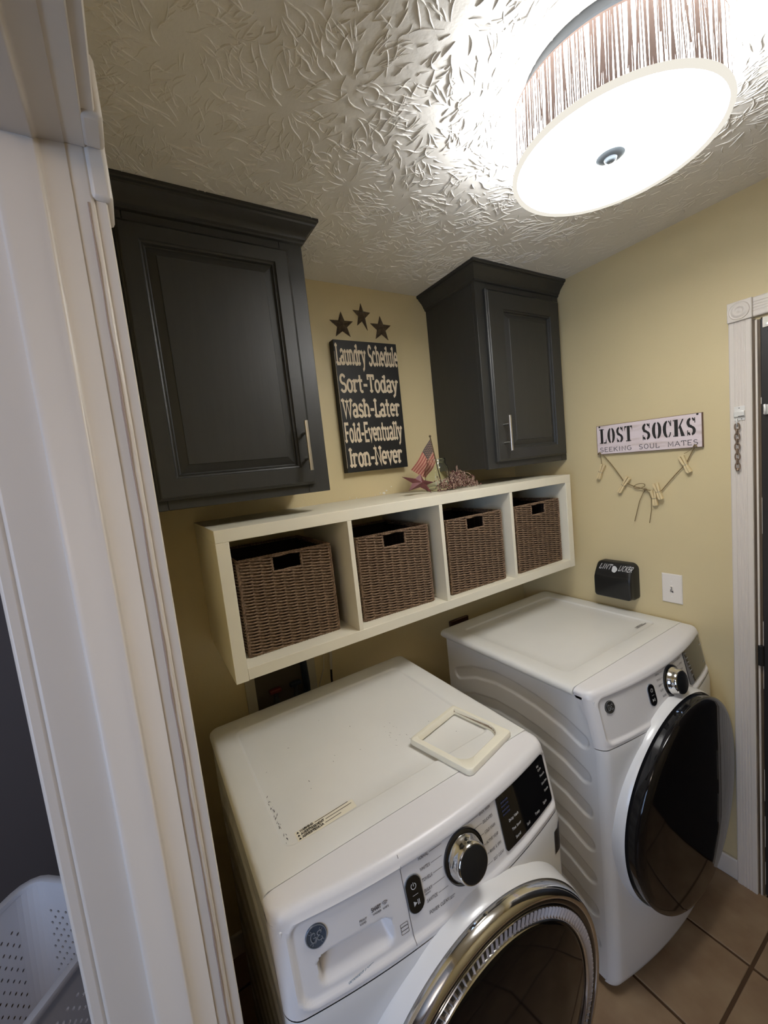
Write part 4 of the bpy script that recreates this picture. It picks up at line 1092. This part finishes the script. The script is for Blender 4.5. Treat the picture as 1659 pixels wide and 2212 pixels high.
for k in range(150):
    t = min(1, max(0, rnd.gauss(.47, .24))); x = -.735 + .215*t; y = -.235 + rnd.gauss(0, .022); 
    if abs(x+.692) < .052 and y > -.255: y = -.258 - rnd.random()*.016
    hmax = .012 + .056*math.exp(-((t-.50)/.17)**2) + (.014 if t < .4 else .004)
    z = ZS + .0055 + rnd.random()*hmax; p = Vector((x, y, z)); d = Vector((rnd.gauss(0, 1), rnd.gauss(0, 1), rnd.gauss(.3, .8))).normalized(); L = rnd.uniform(.015, .035)
    q = [p + d*L*s + Vector((0, 0, .010*sin(pi*s)*rnd.choice([-1, 1]))) for s in frange(0, 1, 5)]
    q = [Vector((v.x, max(min(v.y, -.16), -.30), max(v.z, ZS+.0025))) for v in q]
    mbw.tube(q, .0014, 4)
    for v in (q[0], q[2], q[5]): blob(mbb, (v.x, v.y, max(v.z, ZS+.006)), rnd.uniform(.0024, .0042))
for a0, cxx, rr_ in ((0, -.556, .022), (1, -.545, .026), (2, -.585, .018), (3, -.603, .02)):
    pts = [(cxx + rr_*cos(a), -.215-.006*a0 + .012*sin(a), max(ZS+.002, ZS+.030 + rr_*sin(a)*1.1)) for a in frange(2.6, -1.6, 14)]
    mbw.tube(pts, .0015, 5)
mbw.build('twigs', M['twig'], ga, smooth=60, kind='stuff'); mbb.build('berries', M['berry'], ga, smooth=60, kind='stuff')

# white spackle spots on the back wall above the shelf
mb = MB()
for x, z, r in ((-.826, 1.581, .009), (-.812, 1.590, .0045), (-.845, 1.583, .004), (-.960, 1.577, .003), (-.99, 1.582, .0025), (-.786, 1.604, .0035), (-.87, 1.578, .0022)):
    n = 9; mb.loft([[(x + r*rnd.uniform(.7, 1.2)*cos(2*pi*i/n), -.0003, z + r*.7*rnd.uniform(.7, 1.2)*sin(2*pi*i/n)) for i in range(n)], [(x + r*.6*cos(2*pi*i/n), -.0018, z + r*.4*sin(2*pi*i/n)) for i in range(n)]])
mb.build('spackle_spots', M['spackle'], WB, smooth=60, kind='stuff')

# ------------------------------------------------------------------ right wall : lost socks sign
so = thing('lost_socks_sign', 'whitewashed wooden sign reading lost socks hung on the right wall', 'sign', (-.006, -.65, 1.643))
mb = MB(); mb.loft([[(-.001, -.461, 1.766), (-.001, -.461, 1.645), (-.001, -.842, 1.640), (-.001, -.842, 1.761)], [(-.0115, -.461, 1.766), (-.0115, -.461, 1.645), (-.0115, -.842, 1.640), (-.0115, -.842, 1.761)]])
bd = mb.build('board', M['sockedge'], so, smooth=0)
MB().loft([[(-.0116, -.4625, 1.7645), (-.0116, -.4625, 1.6465), (-.0116, -.8405, 1.6415), (-.0116, -.8405, 1.7595)], [(-.0121, -.463, 1.764), (-.0121, -.463, 1.647), (-.0121, -.840, 1.642), (-.0121, -.840, 1.759)]]).build('painted_face', M['sockwood'], so, smooth=0)
tilt = lambda y: (y+.461)*.013
fs_ = lambda a, b: (-.0127, -a, b + tilt(-a))
# heavy stencil capitals: stems and bowls cut by stencil gaps
def stencil(mb, ch, x, w, z0, h):
    def poly(pts): mb.add([Vector(fs_(x+a*w, z0+b*h)) + Vector((-2.2e-5*(len(mb.f) % 40), 0, 0)) for a, b in pts], [tuple(range(len(pts)))])
    def bar(a0, a1, b0, b1): poly([(a0, b0), (a1, b0), (a1, b1), (a0, b1)])
    def ring(cx, cy, ro_x, ro_y, ri_x, ri_y, a0, a1, n=8):
        for i in range(n):
            p, q = math.radians(a0+(a1-a0)*i/n), math.radians(a0+(a1-a0)*(i+1)/n)
            poly([(cx+ri_x*cos(p), cy+ri_y*sin(p)), (cx+ro_x*cos(p), cy+ro_y*sin(p)), (cx+ro_x*cos(q), cy+ro_y*sin(q)), (cx+ri_x*cos(q), cy+ri_y*sin(q))])
    if ch == 'L': bar(.18, .52, 0, 1); bar(.05, .15, .92, 1); bar(.05, .15, 0, .08); bar(.55, .65, .92, 1); bar(.58, .95, 0, .09); poly([(.82, .09), (.95, .09), (.95, .36)])
    elif ch == 'O': ring(.47, .5, .45, .52, .13, .44, 100, 260); ring(.53, .5, .45, .52, .13, .44, -80, 80)
    elif ch == 'S':
        ring(.5, .74, .42, .28, .14, .16, 100, 255); ring(.5, .26, .42, .28, .14, .16, -80, 75); poly([(.16, .64), (.5, .60), (.86, .38), (.80, .24), (.5, .42), (.2, .50)])
        ring(.52, .74, .36, .28, .16, .20, 20, 75, 4); ring(.48, .26, .36, .28, .16, .20, 200, 255, 4); bar(.80, .88, .70, 1); bar(.12, .2, 0, .30)
    elif ch == 'T': bar(.33, .67, 0, 1); bar(.2, .3, 0, .08); bar(.7, .8, 0, .08); bar(.03, .29, .91, 1); bar(.71, .97, .91, 1); poly([(.03, .91), (.14, .91), (.03, .66)]); poly([(.86, .91), (.97, .91), (.97, .66)])
    elif ch == 'C': ring(.52, .5, .5, .52, .16, .42, 95, 265); ring(.55, .5, .36, .52, .24, .44, 25, 80, 4); ring(.55, .5, .36, .52, .24, .44, -80, -25, 4); bar(.82, .9, .66, 1)
    elif ch == 'K': bar(.1, .42, 0, 1); bar(0, .08, .92, 1); bar(0, .08, 0, .08); poly([(.46, .42), (.60, .54), (.92, 1), (.80, 1), (.46, .52)]); poly([(.50, .60), (.66, .64), (1.0, 0), (.68, 0)])
x = .473
mb = MB()
for ch_, w in (('L', .036), ('O', .037), ('S', .036), ('T', .036), (' ', .032), ('S', .039), ('O', .039), ('C', .037), ('K', .042), ('S', .038)):
    if ch_ != ' ': stencil(mb, ch_, x, w*.88, 1.690, .0615)
    else:
        mb.build('lettering', M['inkblack'], so, smooth=0); mb = MB()
    x += w*.957
mb.build('lettering', M['inkblack'], so, smooth=0)
for s_, q0, q1 in (('SEEKING', .474, .603), ('SOUL', .631, .704), ('MATES', .733, .829)):
    mb = MB(); text_mb(mb, s_, fs_, q0, q1, 1.6555, .0175, nrm=(-1, 0, 0), w=.12, gap=.2); mb.build('lettering', M['ink'], so, smooth=0)
for yy, zz in ((-.4755, 1.7605), (-.829, 1.757)):
    MB().lathe([(.0035, -.001), (.0035, .002), (.002, .003), (.0001, .003)], (-.0118, yy, zz), 'x', 12).build('nail', M['inkblack'], so)
# twine
mb = MB()
XT = -.008
def sag(p, q, s, n=14): return [(lerp(p[0], q[0], t), lerp(p[1], q[1], t), lerp(p[2], q[2], t) - s*sin(pi*t)) for t in frange(0, 1, n)]
K1 = (XT-.005, -.474, 1.650); K2 = (XT-.005, -.822, 1.646); BOW = (XT-.003, -.648, 1.493)
mb.tube(sag((XT-.002, -.482, 1.644), (XT, -.566, 1.524), -.006) + sag((XT, -.566, 1.524), BOW, .004)[1:], .0018, 6)
mb.tube(sag(BOW, (XT, -.705, 1.487), .004) + sag((XT, -.705, 1.487), (XT, -.789, 1.585), -.003)[1:] + sag((XT, -.789, 1.585), (XT-.002, -.818, 1.643), -.002)[1:], .0018, 6)
mb.tube(sag(K1, (XT, -.477, 1.588), 0), .0012, 6)
mb.tube(sag((XT-.003, -.812, 1.642), (XT, -.783, 1.622), .003), .001, 6)
for K in (K1, K2):
    mb.tube([(K[0]-.006+.003*cos(a), K[1]+.005*sin(a), K[2]+.004*cos(a*2)) for a in frange(0, 2*pi, 14)], .0018, 6)
loop = [(XT-.004-.002*sin(a), BOW[1]+.022+.021*cos(a), BOW[2]+.013+.010*sin(a)-.004*cos(a)) for a in frange(0, 2*pi, 24)]
mb.tube(loop, .0013, 6)
mb.tube([(XT-.004, -.650, 1.492), (XT-.004, -.639, 1.478), (XT-.003, -.624, 1.445), (XT-.003, -.612, 1.40), (XT-.003, -.602, 1.362)], .0013, 6)
mb.tube([(XT-.004, -.650, 1.492), (XT-.004, -.662, 1.478), (XT-.003, -.668, 1.455), (XT-.003, -.667, 1.41), (XT-.003, -.658, 1.358)], .0013, 6)
mb.tube([(XT-.005+.004*cos(a), -.649+.005*sin(a), 1.492+.004*sin(2*a)) for a in frange(0, 2*pi, 12)], .0015, 6)
mb.build('twine', M['twine'], so, smooth=60)
# clothespins
def pin(label, top, bot, xoff, first=None):
    (y0, z0), (y1, z1) = top, bot
    L = sqrt((y1-y0)**2+(z1-z0)**2); c_ = ((y0+y1)/2, (z0+z1)/2)
    t = thing('clothespin', label, 'clothespin', (xoff, c_[0], c_[1]), 'mini clothespins on the twine of the sock sign')
    d = Vector((0, (y1-y0)/L, (z1-z0)/L)); n = Vector((0, -d.z, d.y)); O = Vector((xoff, c_[0], c_[1])); X = Vector((-1, 0, 0))
    for s in (-1, 1):
        poly = [(-.5, .0052), (-.48, .0068), (-.1, .0052), (.0, .0040), (.36, .0058), (.48, .0050), (.5, .0034), (.5, .0003), (.1, .0002), (-.06, .0005), (-.5, .0012)]
        mb = MB(); mb.loft([[O + d*(a*L) + n*(s*b*1.55) + X*h for a, b in poly] for h in (-.0055, .0055)]); mb.build('half', M['pin'], t, bevel=.0006)
    mb = MB().tube([O + d*.002 + n*(.0096*cos(a)) + X*(.0066*sin(a)) for a in frange(0, 2*pi, 14)[:-1]], .0008, 5, closed=True); mb.build('spring', M['spring'], t)
    return t
pin('wooden clothespin hanging on its own string under the left end of the sign', (-.484, 1.602), (-.460, 1.541), -.012)
pin('wooden clothespin on the left twine, left of the bow', (-.586, 1.543), (-.545, 1.481), -.012)
pin('wooden clothespin just right of the bow, the lower of the two there', (-.676, 1.489), (-.683, 1.428), -.010)
pin('wooden clothespin right of the bow, overlapping the pin behind it', (-.688, 1.516), (-.707, 1.454), -.019)
pin('wooden clothespin highest on the right twine near the sign corner', (-.774, 1.613), (-.801, 1.552), -.012)

# ------------------------------------------------------------------ lint bin
lb_ = thing('lint_bin', 'black magnetic lint bin with white lettering on the right wall above the dryer', 'bin', (-.03, -.53, 1.03))
def lintshape(x, inset, y0, y1, z0, z1, r):
    pts = []
    for (cy, cz, s) in ((y0-r-inset, z1-r-inset, 90), (y0-.014-inset, z0+.014+inset, 180), (y1+.014+inset, z0+.014+inset, 270), (y1+r+inset, z1-r-inset, 0)):
        q = r if s in (90, 0) else .014
        for k in range(7):
            a = math.radians(s + 90*k/6); pts.append((x, cy - q*cos(a)*-1*-1 if False else cy - q*cos(a), cz + q*sin(a)))
    return pts
# outline runs in (y, z) ; left of the picture is the larger y
loops = [lintshape(-.0005, 0, -.444, -.606, 1.030, 1.184, .026), lintshape(-.030, 0, -.444, -.606, 1.030, 1.184, .026), lintshape(-.038, .003, -.444, -.606, 1.030, 1.1835, .026),
         lintshape(-.052, .003, -.444, -.606, 1.030, 1.158, .022), lintshape(-.0625, .004, -.444, -.606, 1.030, 1.138, .02), lintshape(-.066, .009, -.444, -.606, 1.030, 1.134, .018)]
MB().loft(loops).build('body', M['blackplastic'], lb_, smooth=50)
def lf(a, b):   # a: along -y, b: 0..1 up the sloped top face
    return (lerp(-.0625, -.0375, b) - .0012, -a, lerp(1.138, 1.1815, b))
for s_, q0, q1 in (('LINT', .466, .516), ('LICKER', .548, .602)):
    mb = MB(); text_mb(mb, s_, lf, q0, q1, .39, .44, nrm=(-.8, 0, .6), w=.14, gap=.22, slant=.015); mb.build('lettering', M['inkwhite'], lb_, smooth=0)
mb = MB(); pts = [(.532+.011*cos(a)*(1+.12*cos(3*a)), .46+.30*sin(a)*(1+.1*cos(2*a+1))) for a in frange(0, 2*pi, 18)[:-1]]
mb.add([Vector(lf(a, b)) + Vector((-.0004, 0, 0)) for a, b in pts], [tuple(range(len(pts)))]); mb.build('white_blob', M['inkwhite'], lb_, smooth=0)

# ------------------------------------------------------------------ switch plate
sp = thing('switch_plate', 'white wall switch plate with smudged centre right of the lint bin', 'switch', (-.004, -.728, 1.04))
mb = MB().loft([[(-.0003, y, z) for y, z in ((-.692, 1.043), (-.692, 1.159), (-.7625, 1.159), (-.7625, 1.043))], [(-.0035, y, z) for y, z in ((-.692, 1.043), (-.692, 1.159), (-.7625, 1.159), (-.7625, 1.043))], [(-.0056, y, z) for y, z in ((-.695, 1.046), (-.695, 1.156), (-.7595, 1.156), (-.7595, 1.046))]])
mb.build('plate', M['plate'], sp, smooth=20)
MB().loft([[(-.005, y, z) for y, z in ((-.7225, 1.090), (-.7225, 1.113), (-.732, 1.113), (-.732, 1.090))], [(-.0125, y, z) for y, z in ((-.7235, 1.100), (-.7235, 1.110), (-.731, 1.110), (-.731, 1.100))]]).build('toggle', M['plate'], sp, smooth=0)
for yy, zz, r in ((-.7262, 1.129, .0022), (-.7272, 1.069, .0025)): MB().lathe([(r, 0), (r, .0006), (.0001, .0008)], (-.0056, yy, zz), 'x', 12).build('screw', M['zinc'], sp)
mb = MB()
for k in range(16):
    y, z = -.727+rnd.gauss(0, .0028), 1.093+rnd.gauss(0, .006); w, h = rnd.uniform(.0006, .002), rnd.uniform(.002, .006)
    mb.add([(-.0126 if abs(y+.727) < .0045 and z > 1.092 else -.0059, y+w, z-h), (-.0126 if abs(y+.727) < .0045 and z > 1.092 else -.0059, y-w, z-h*.6), (-.0126 if abs(y+.727) < .0045 and z > 1.092 else -.0059, y, z+h)], [(0, 1, 2)])
mb.build('smudge', M['ink'], sp, smooth=0, kind='stuff')

# ------------------------------------------------------------------ washer outlet box and cables under the shelf
ob = thing('washer_outlet_box', 'pale framed plumbing outlet box with red and blue valves behind the washer', 'outlet box', (-1.36, -.002, .80))
mb = MB(); mb.box(-1.494, -1.459, -.006, -.0005, .80, 1.155); mb.box(-1.263, -1.228, -.006, -.0005, .80, 1.155); mb.box(-1.459, -1.263, -.006, -.0005, 1.12, 1.155); mb.box(-1.459, -1.263, -.006, -.0005, .80, .83)
mb.build('frame', M['outlet'], ob, bevel=.0015)
MB().box(-1.459, -1.263, -.0015, -.0004, .83, 1.12).build('back_plate', M['boxin'], ob)
for xv, mm in ((-1.395, 'valve_red'), (-1.318, 'valve_blue')):
    v = MB().lathe([(.0001, 0), (.010, 0), (.011, .02), (.008, .024), (.008, .05), (.0001, .05)], (xv, -.02, .86), 'z', 14).build('valve', M['darkmetal'], ob, smooth=40)
    MB().box(xv-.022, xv+.022, -.032, -.010, .912, .926).build('valve_handle', M[mm], v, bevel=.004)
    MB().tube([(xv, -.02, .865), (xv+.003, -.028, .84), (xv+.006, -.03, .79)], .009, 10).build('hose', M['boxin'], ob)
MB().tube([(-1.276, -.012, 1.0), (-1.272, -.012, .90), (-1.275, -.012, .82)], .013, 10).build('hose', M['valve_blue'], ob)
pts = [(-1.190, -.020, 1.163), (-1.190, -.020, 1.02), (-1.192, -.020, .985), (-1.199, -.020, .937), (-1.224, -.020, .877), (-1.236, -.02, .80), (-1.24, -.02, .70)]
tag(MB().tube(pts, .0022, 8).build('white_cable', M['cablewhite'], smooth=60), 'thin white cable dangling under the shelf behind the washer', 'cable')
cbl = thing('power_cord', 'white plug end on a dark cord hanging under the shelf behind the washer', 'cord', (-1.166, -.02, .70))
MB().tube([(-1.160, -.020, 1.163), (-1.163, -.020, .992)], .005, 10).build('cord', M['cableblack'], cbl)
MB().tube([(-1.163, -.020, .994), (-1.164, -.020, .985), (-1.169, -.020, .921)], [.0058, .0064, .0052], 12).build('plug', M['cablewhite'], cbl)
MB().tube([(-1.169, -.020, .923), (-1.172, -.020, .88), (-1.174, -.02, .70)], .0042, 10).build('cord', M['cableblack'], cbl)
op = thing('dryer_outlet', 'dark brown power outlet low on the back wall behind the dryer', 'outlet', (-.482, -.005, .85))
MB().box(-.542, -.425, -.014, -.0005, .83, .928).build('plate', M['brownplate'], op, bevel=.004)
MB().lathe([(.028, 0), (.028, .004), (.022, .005), (.0001, .005)], (-.482, -.014, .878), 'y', 24).build('socket', M['cableblack'], op)

# ------------------------------------------------------------------ laundry hamper in the next room
HZ = .62
hm = thing('laundry_hamper', 'white perforated plastic laundry hamper beyond the doorway', 'hamper', (-2.19, -.22, 0))
av = Vector((.67, .74, 0)).normalized(); bv = Vector((-.74, .67, 0)).normalized()
N0 = Vector((-2.0, -.31, 0)); a0, a1, wB = -.42, .15, .33
hc = N0 + av*((a0+a1)/2) + bv*(wB/2); La, Lb = (a1-a0)/2, wB/2
def hp(s, z):     # s 0..1 round a rounded rectangle that tapers to the foot
    k = lerp(.82, 1.0, z/HZ); A_, B_ = La*k, Lb*k; r = .045
    per = [2*(A_-r), pi/2*r, 2*(B_-r), pi/2*r]*2; tot = sum(per); d = (s % 1.0)*tot
    corners = [((A_-r), -(B_-r), -90), ((A_-r), (B_-r), 0), (-(A_-r), (B_-r), 90), (-(A_-r), -(B_-r), 180)]
    i = 0
    while d > per[i] and i < 7: d -= per[i]; i += 1
    if i % 2 == 0:
        st0 = [(-(A_-r), -B_), (A_, -(B_-r)), ((A_-r), B_), (-A_, (B_-r))][i//2]; dr = [(1, 0), (0, 1), (-1, 0), (0, -1)][i//2]
        a, b = st0[0]+dr[0]*d, st0[1]+dr[1]*d; nx = [(0, -1), (1, 0), (0, 1), (-1, 0)][i//2]
    else:
        cxx, cyy, sdeg = corners[i//2]; an = math.radians(sdeg) + d/r; nx = (cos(an), sin(an)); a, b = cxx+r*nx[0], cyy+r*nx[1]
    p = hc + av*a + bv*b
    return Vector((p.x, p.y, z)), (av*nx[0] + bv*nx[1]), i
mb = MB(); NS = 132; rows = 34
zlist = frange(.02, HZ-.012, rows)
solid = []
for j in range(rows):
    for i in range(NS):
        s0, s1 = i/NS, (i+1)/NS; q = [hp(s0, zlist[j])[0], hp(s1, zlist[j])[0], hp(s1, zlist[j+1])[0], hp(s0, zlist[j+1])[0]]
        face = hp((s0+s1)/2, zlist[j])[2]
        if face % 2 == 0 and 3 <= j < rows-4:
            c_ = (q[0]+q[1]+q[2]+q[3])/4
            if (i+j) % 2 == 0:
                # panel cell with an eight-sided hole
                ex_ = (q[1]-q[0])/2; ey_ = (q[3]-q[0])/2; inn_ = [c_ + ex_*(.66*cos(a)) + ey_*(.50*sin(a)) for a in frange(pi/8, 2*pi+pi/8, 8)[:-1]]
                out_ = [q[2].lerp(q[1], .27), q[2].lerp(q[3], .27), q[3].lerp(q[2], .27), q[3].lerp(q[0], .27), q[0].lerp(q[3], .27), q[0].lerp(q[1], .27), q[1].lerp(q[0], .27), q[1].lerp(q[2], .27)]
                out_ = [q[1].lerp(q[2], .73), q[3].lerp(q[2], .73), q[2].lerp(q[3], .73), q[0].lerp(q[3], .73), q[3].lerp(q[0], .73), q[1].lerp(q[0], .73), q[0].lerp(q[1], .73), q[2].lerp(q[1], .73)]
                vs = out_ + inn_ + q
                fs = [(k, (k+1) % 8, 8+(k+1) % 8, 8+k) for k in range(8)] + [(0, 18, 1), (2, 19, 3), (4, 16, 5), (6, 17, 7)]
                mb.add(vs, fs)
            else: mb.add(q, [(0, 1, 2, 3)])
        else: mb.add(q, [(0, 1, 2, 3)])
hb = mb.build('perforated_wall', M['hamper'], hm, smooth=0)
sm = hb.modifiers.new('solid', 'SOLIDIFY'); sm.thickness = .003; sm.offset = 0
mb = MB(); L = []
for s in frange(0, 1, 96)[:-1]:
    p, n, _ = hp(s, HZ-.012); L.append((p, n))
mb.loft([[p + n*o_ + Vector((0, 0, z)) for p, n in L] for o_, z in ((-.004, -.002), (-.004, .010), (.002, .014), (.014, .012), (.016, .006), (.013, -.006), (.010, -.002))], False, False)
mb.build('rim', M['hamper'], hm, smooth=50)
mb = MB().loft([[hp(s, .02)[0] for s in frange(0, 1, 64)[:-1]], [hp(s, .0215)[0] for s in frange(0, 1, 64)[:-1]]]); mb.build('base', M['hamper'], hm, smooth=30)
MB().loft([[hp(s, .0)[0] for s in frange(0, 1, 64)[:-1]], [hp(s, .02)[0] for s in frange(0, 1, 64)[:-1]]], False, False).build('foot_ring', M['hamper'], hm, smooth=40)
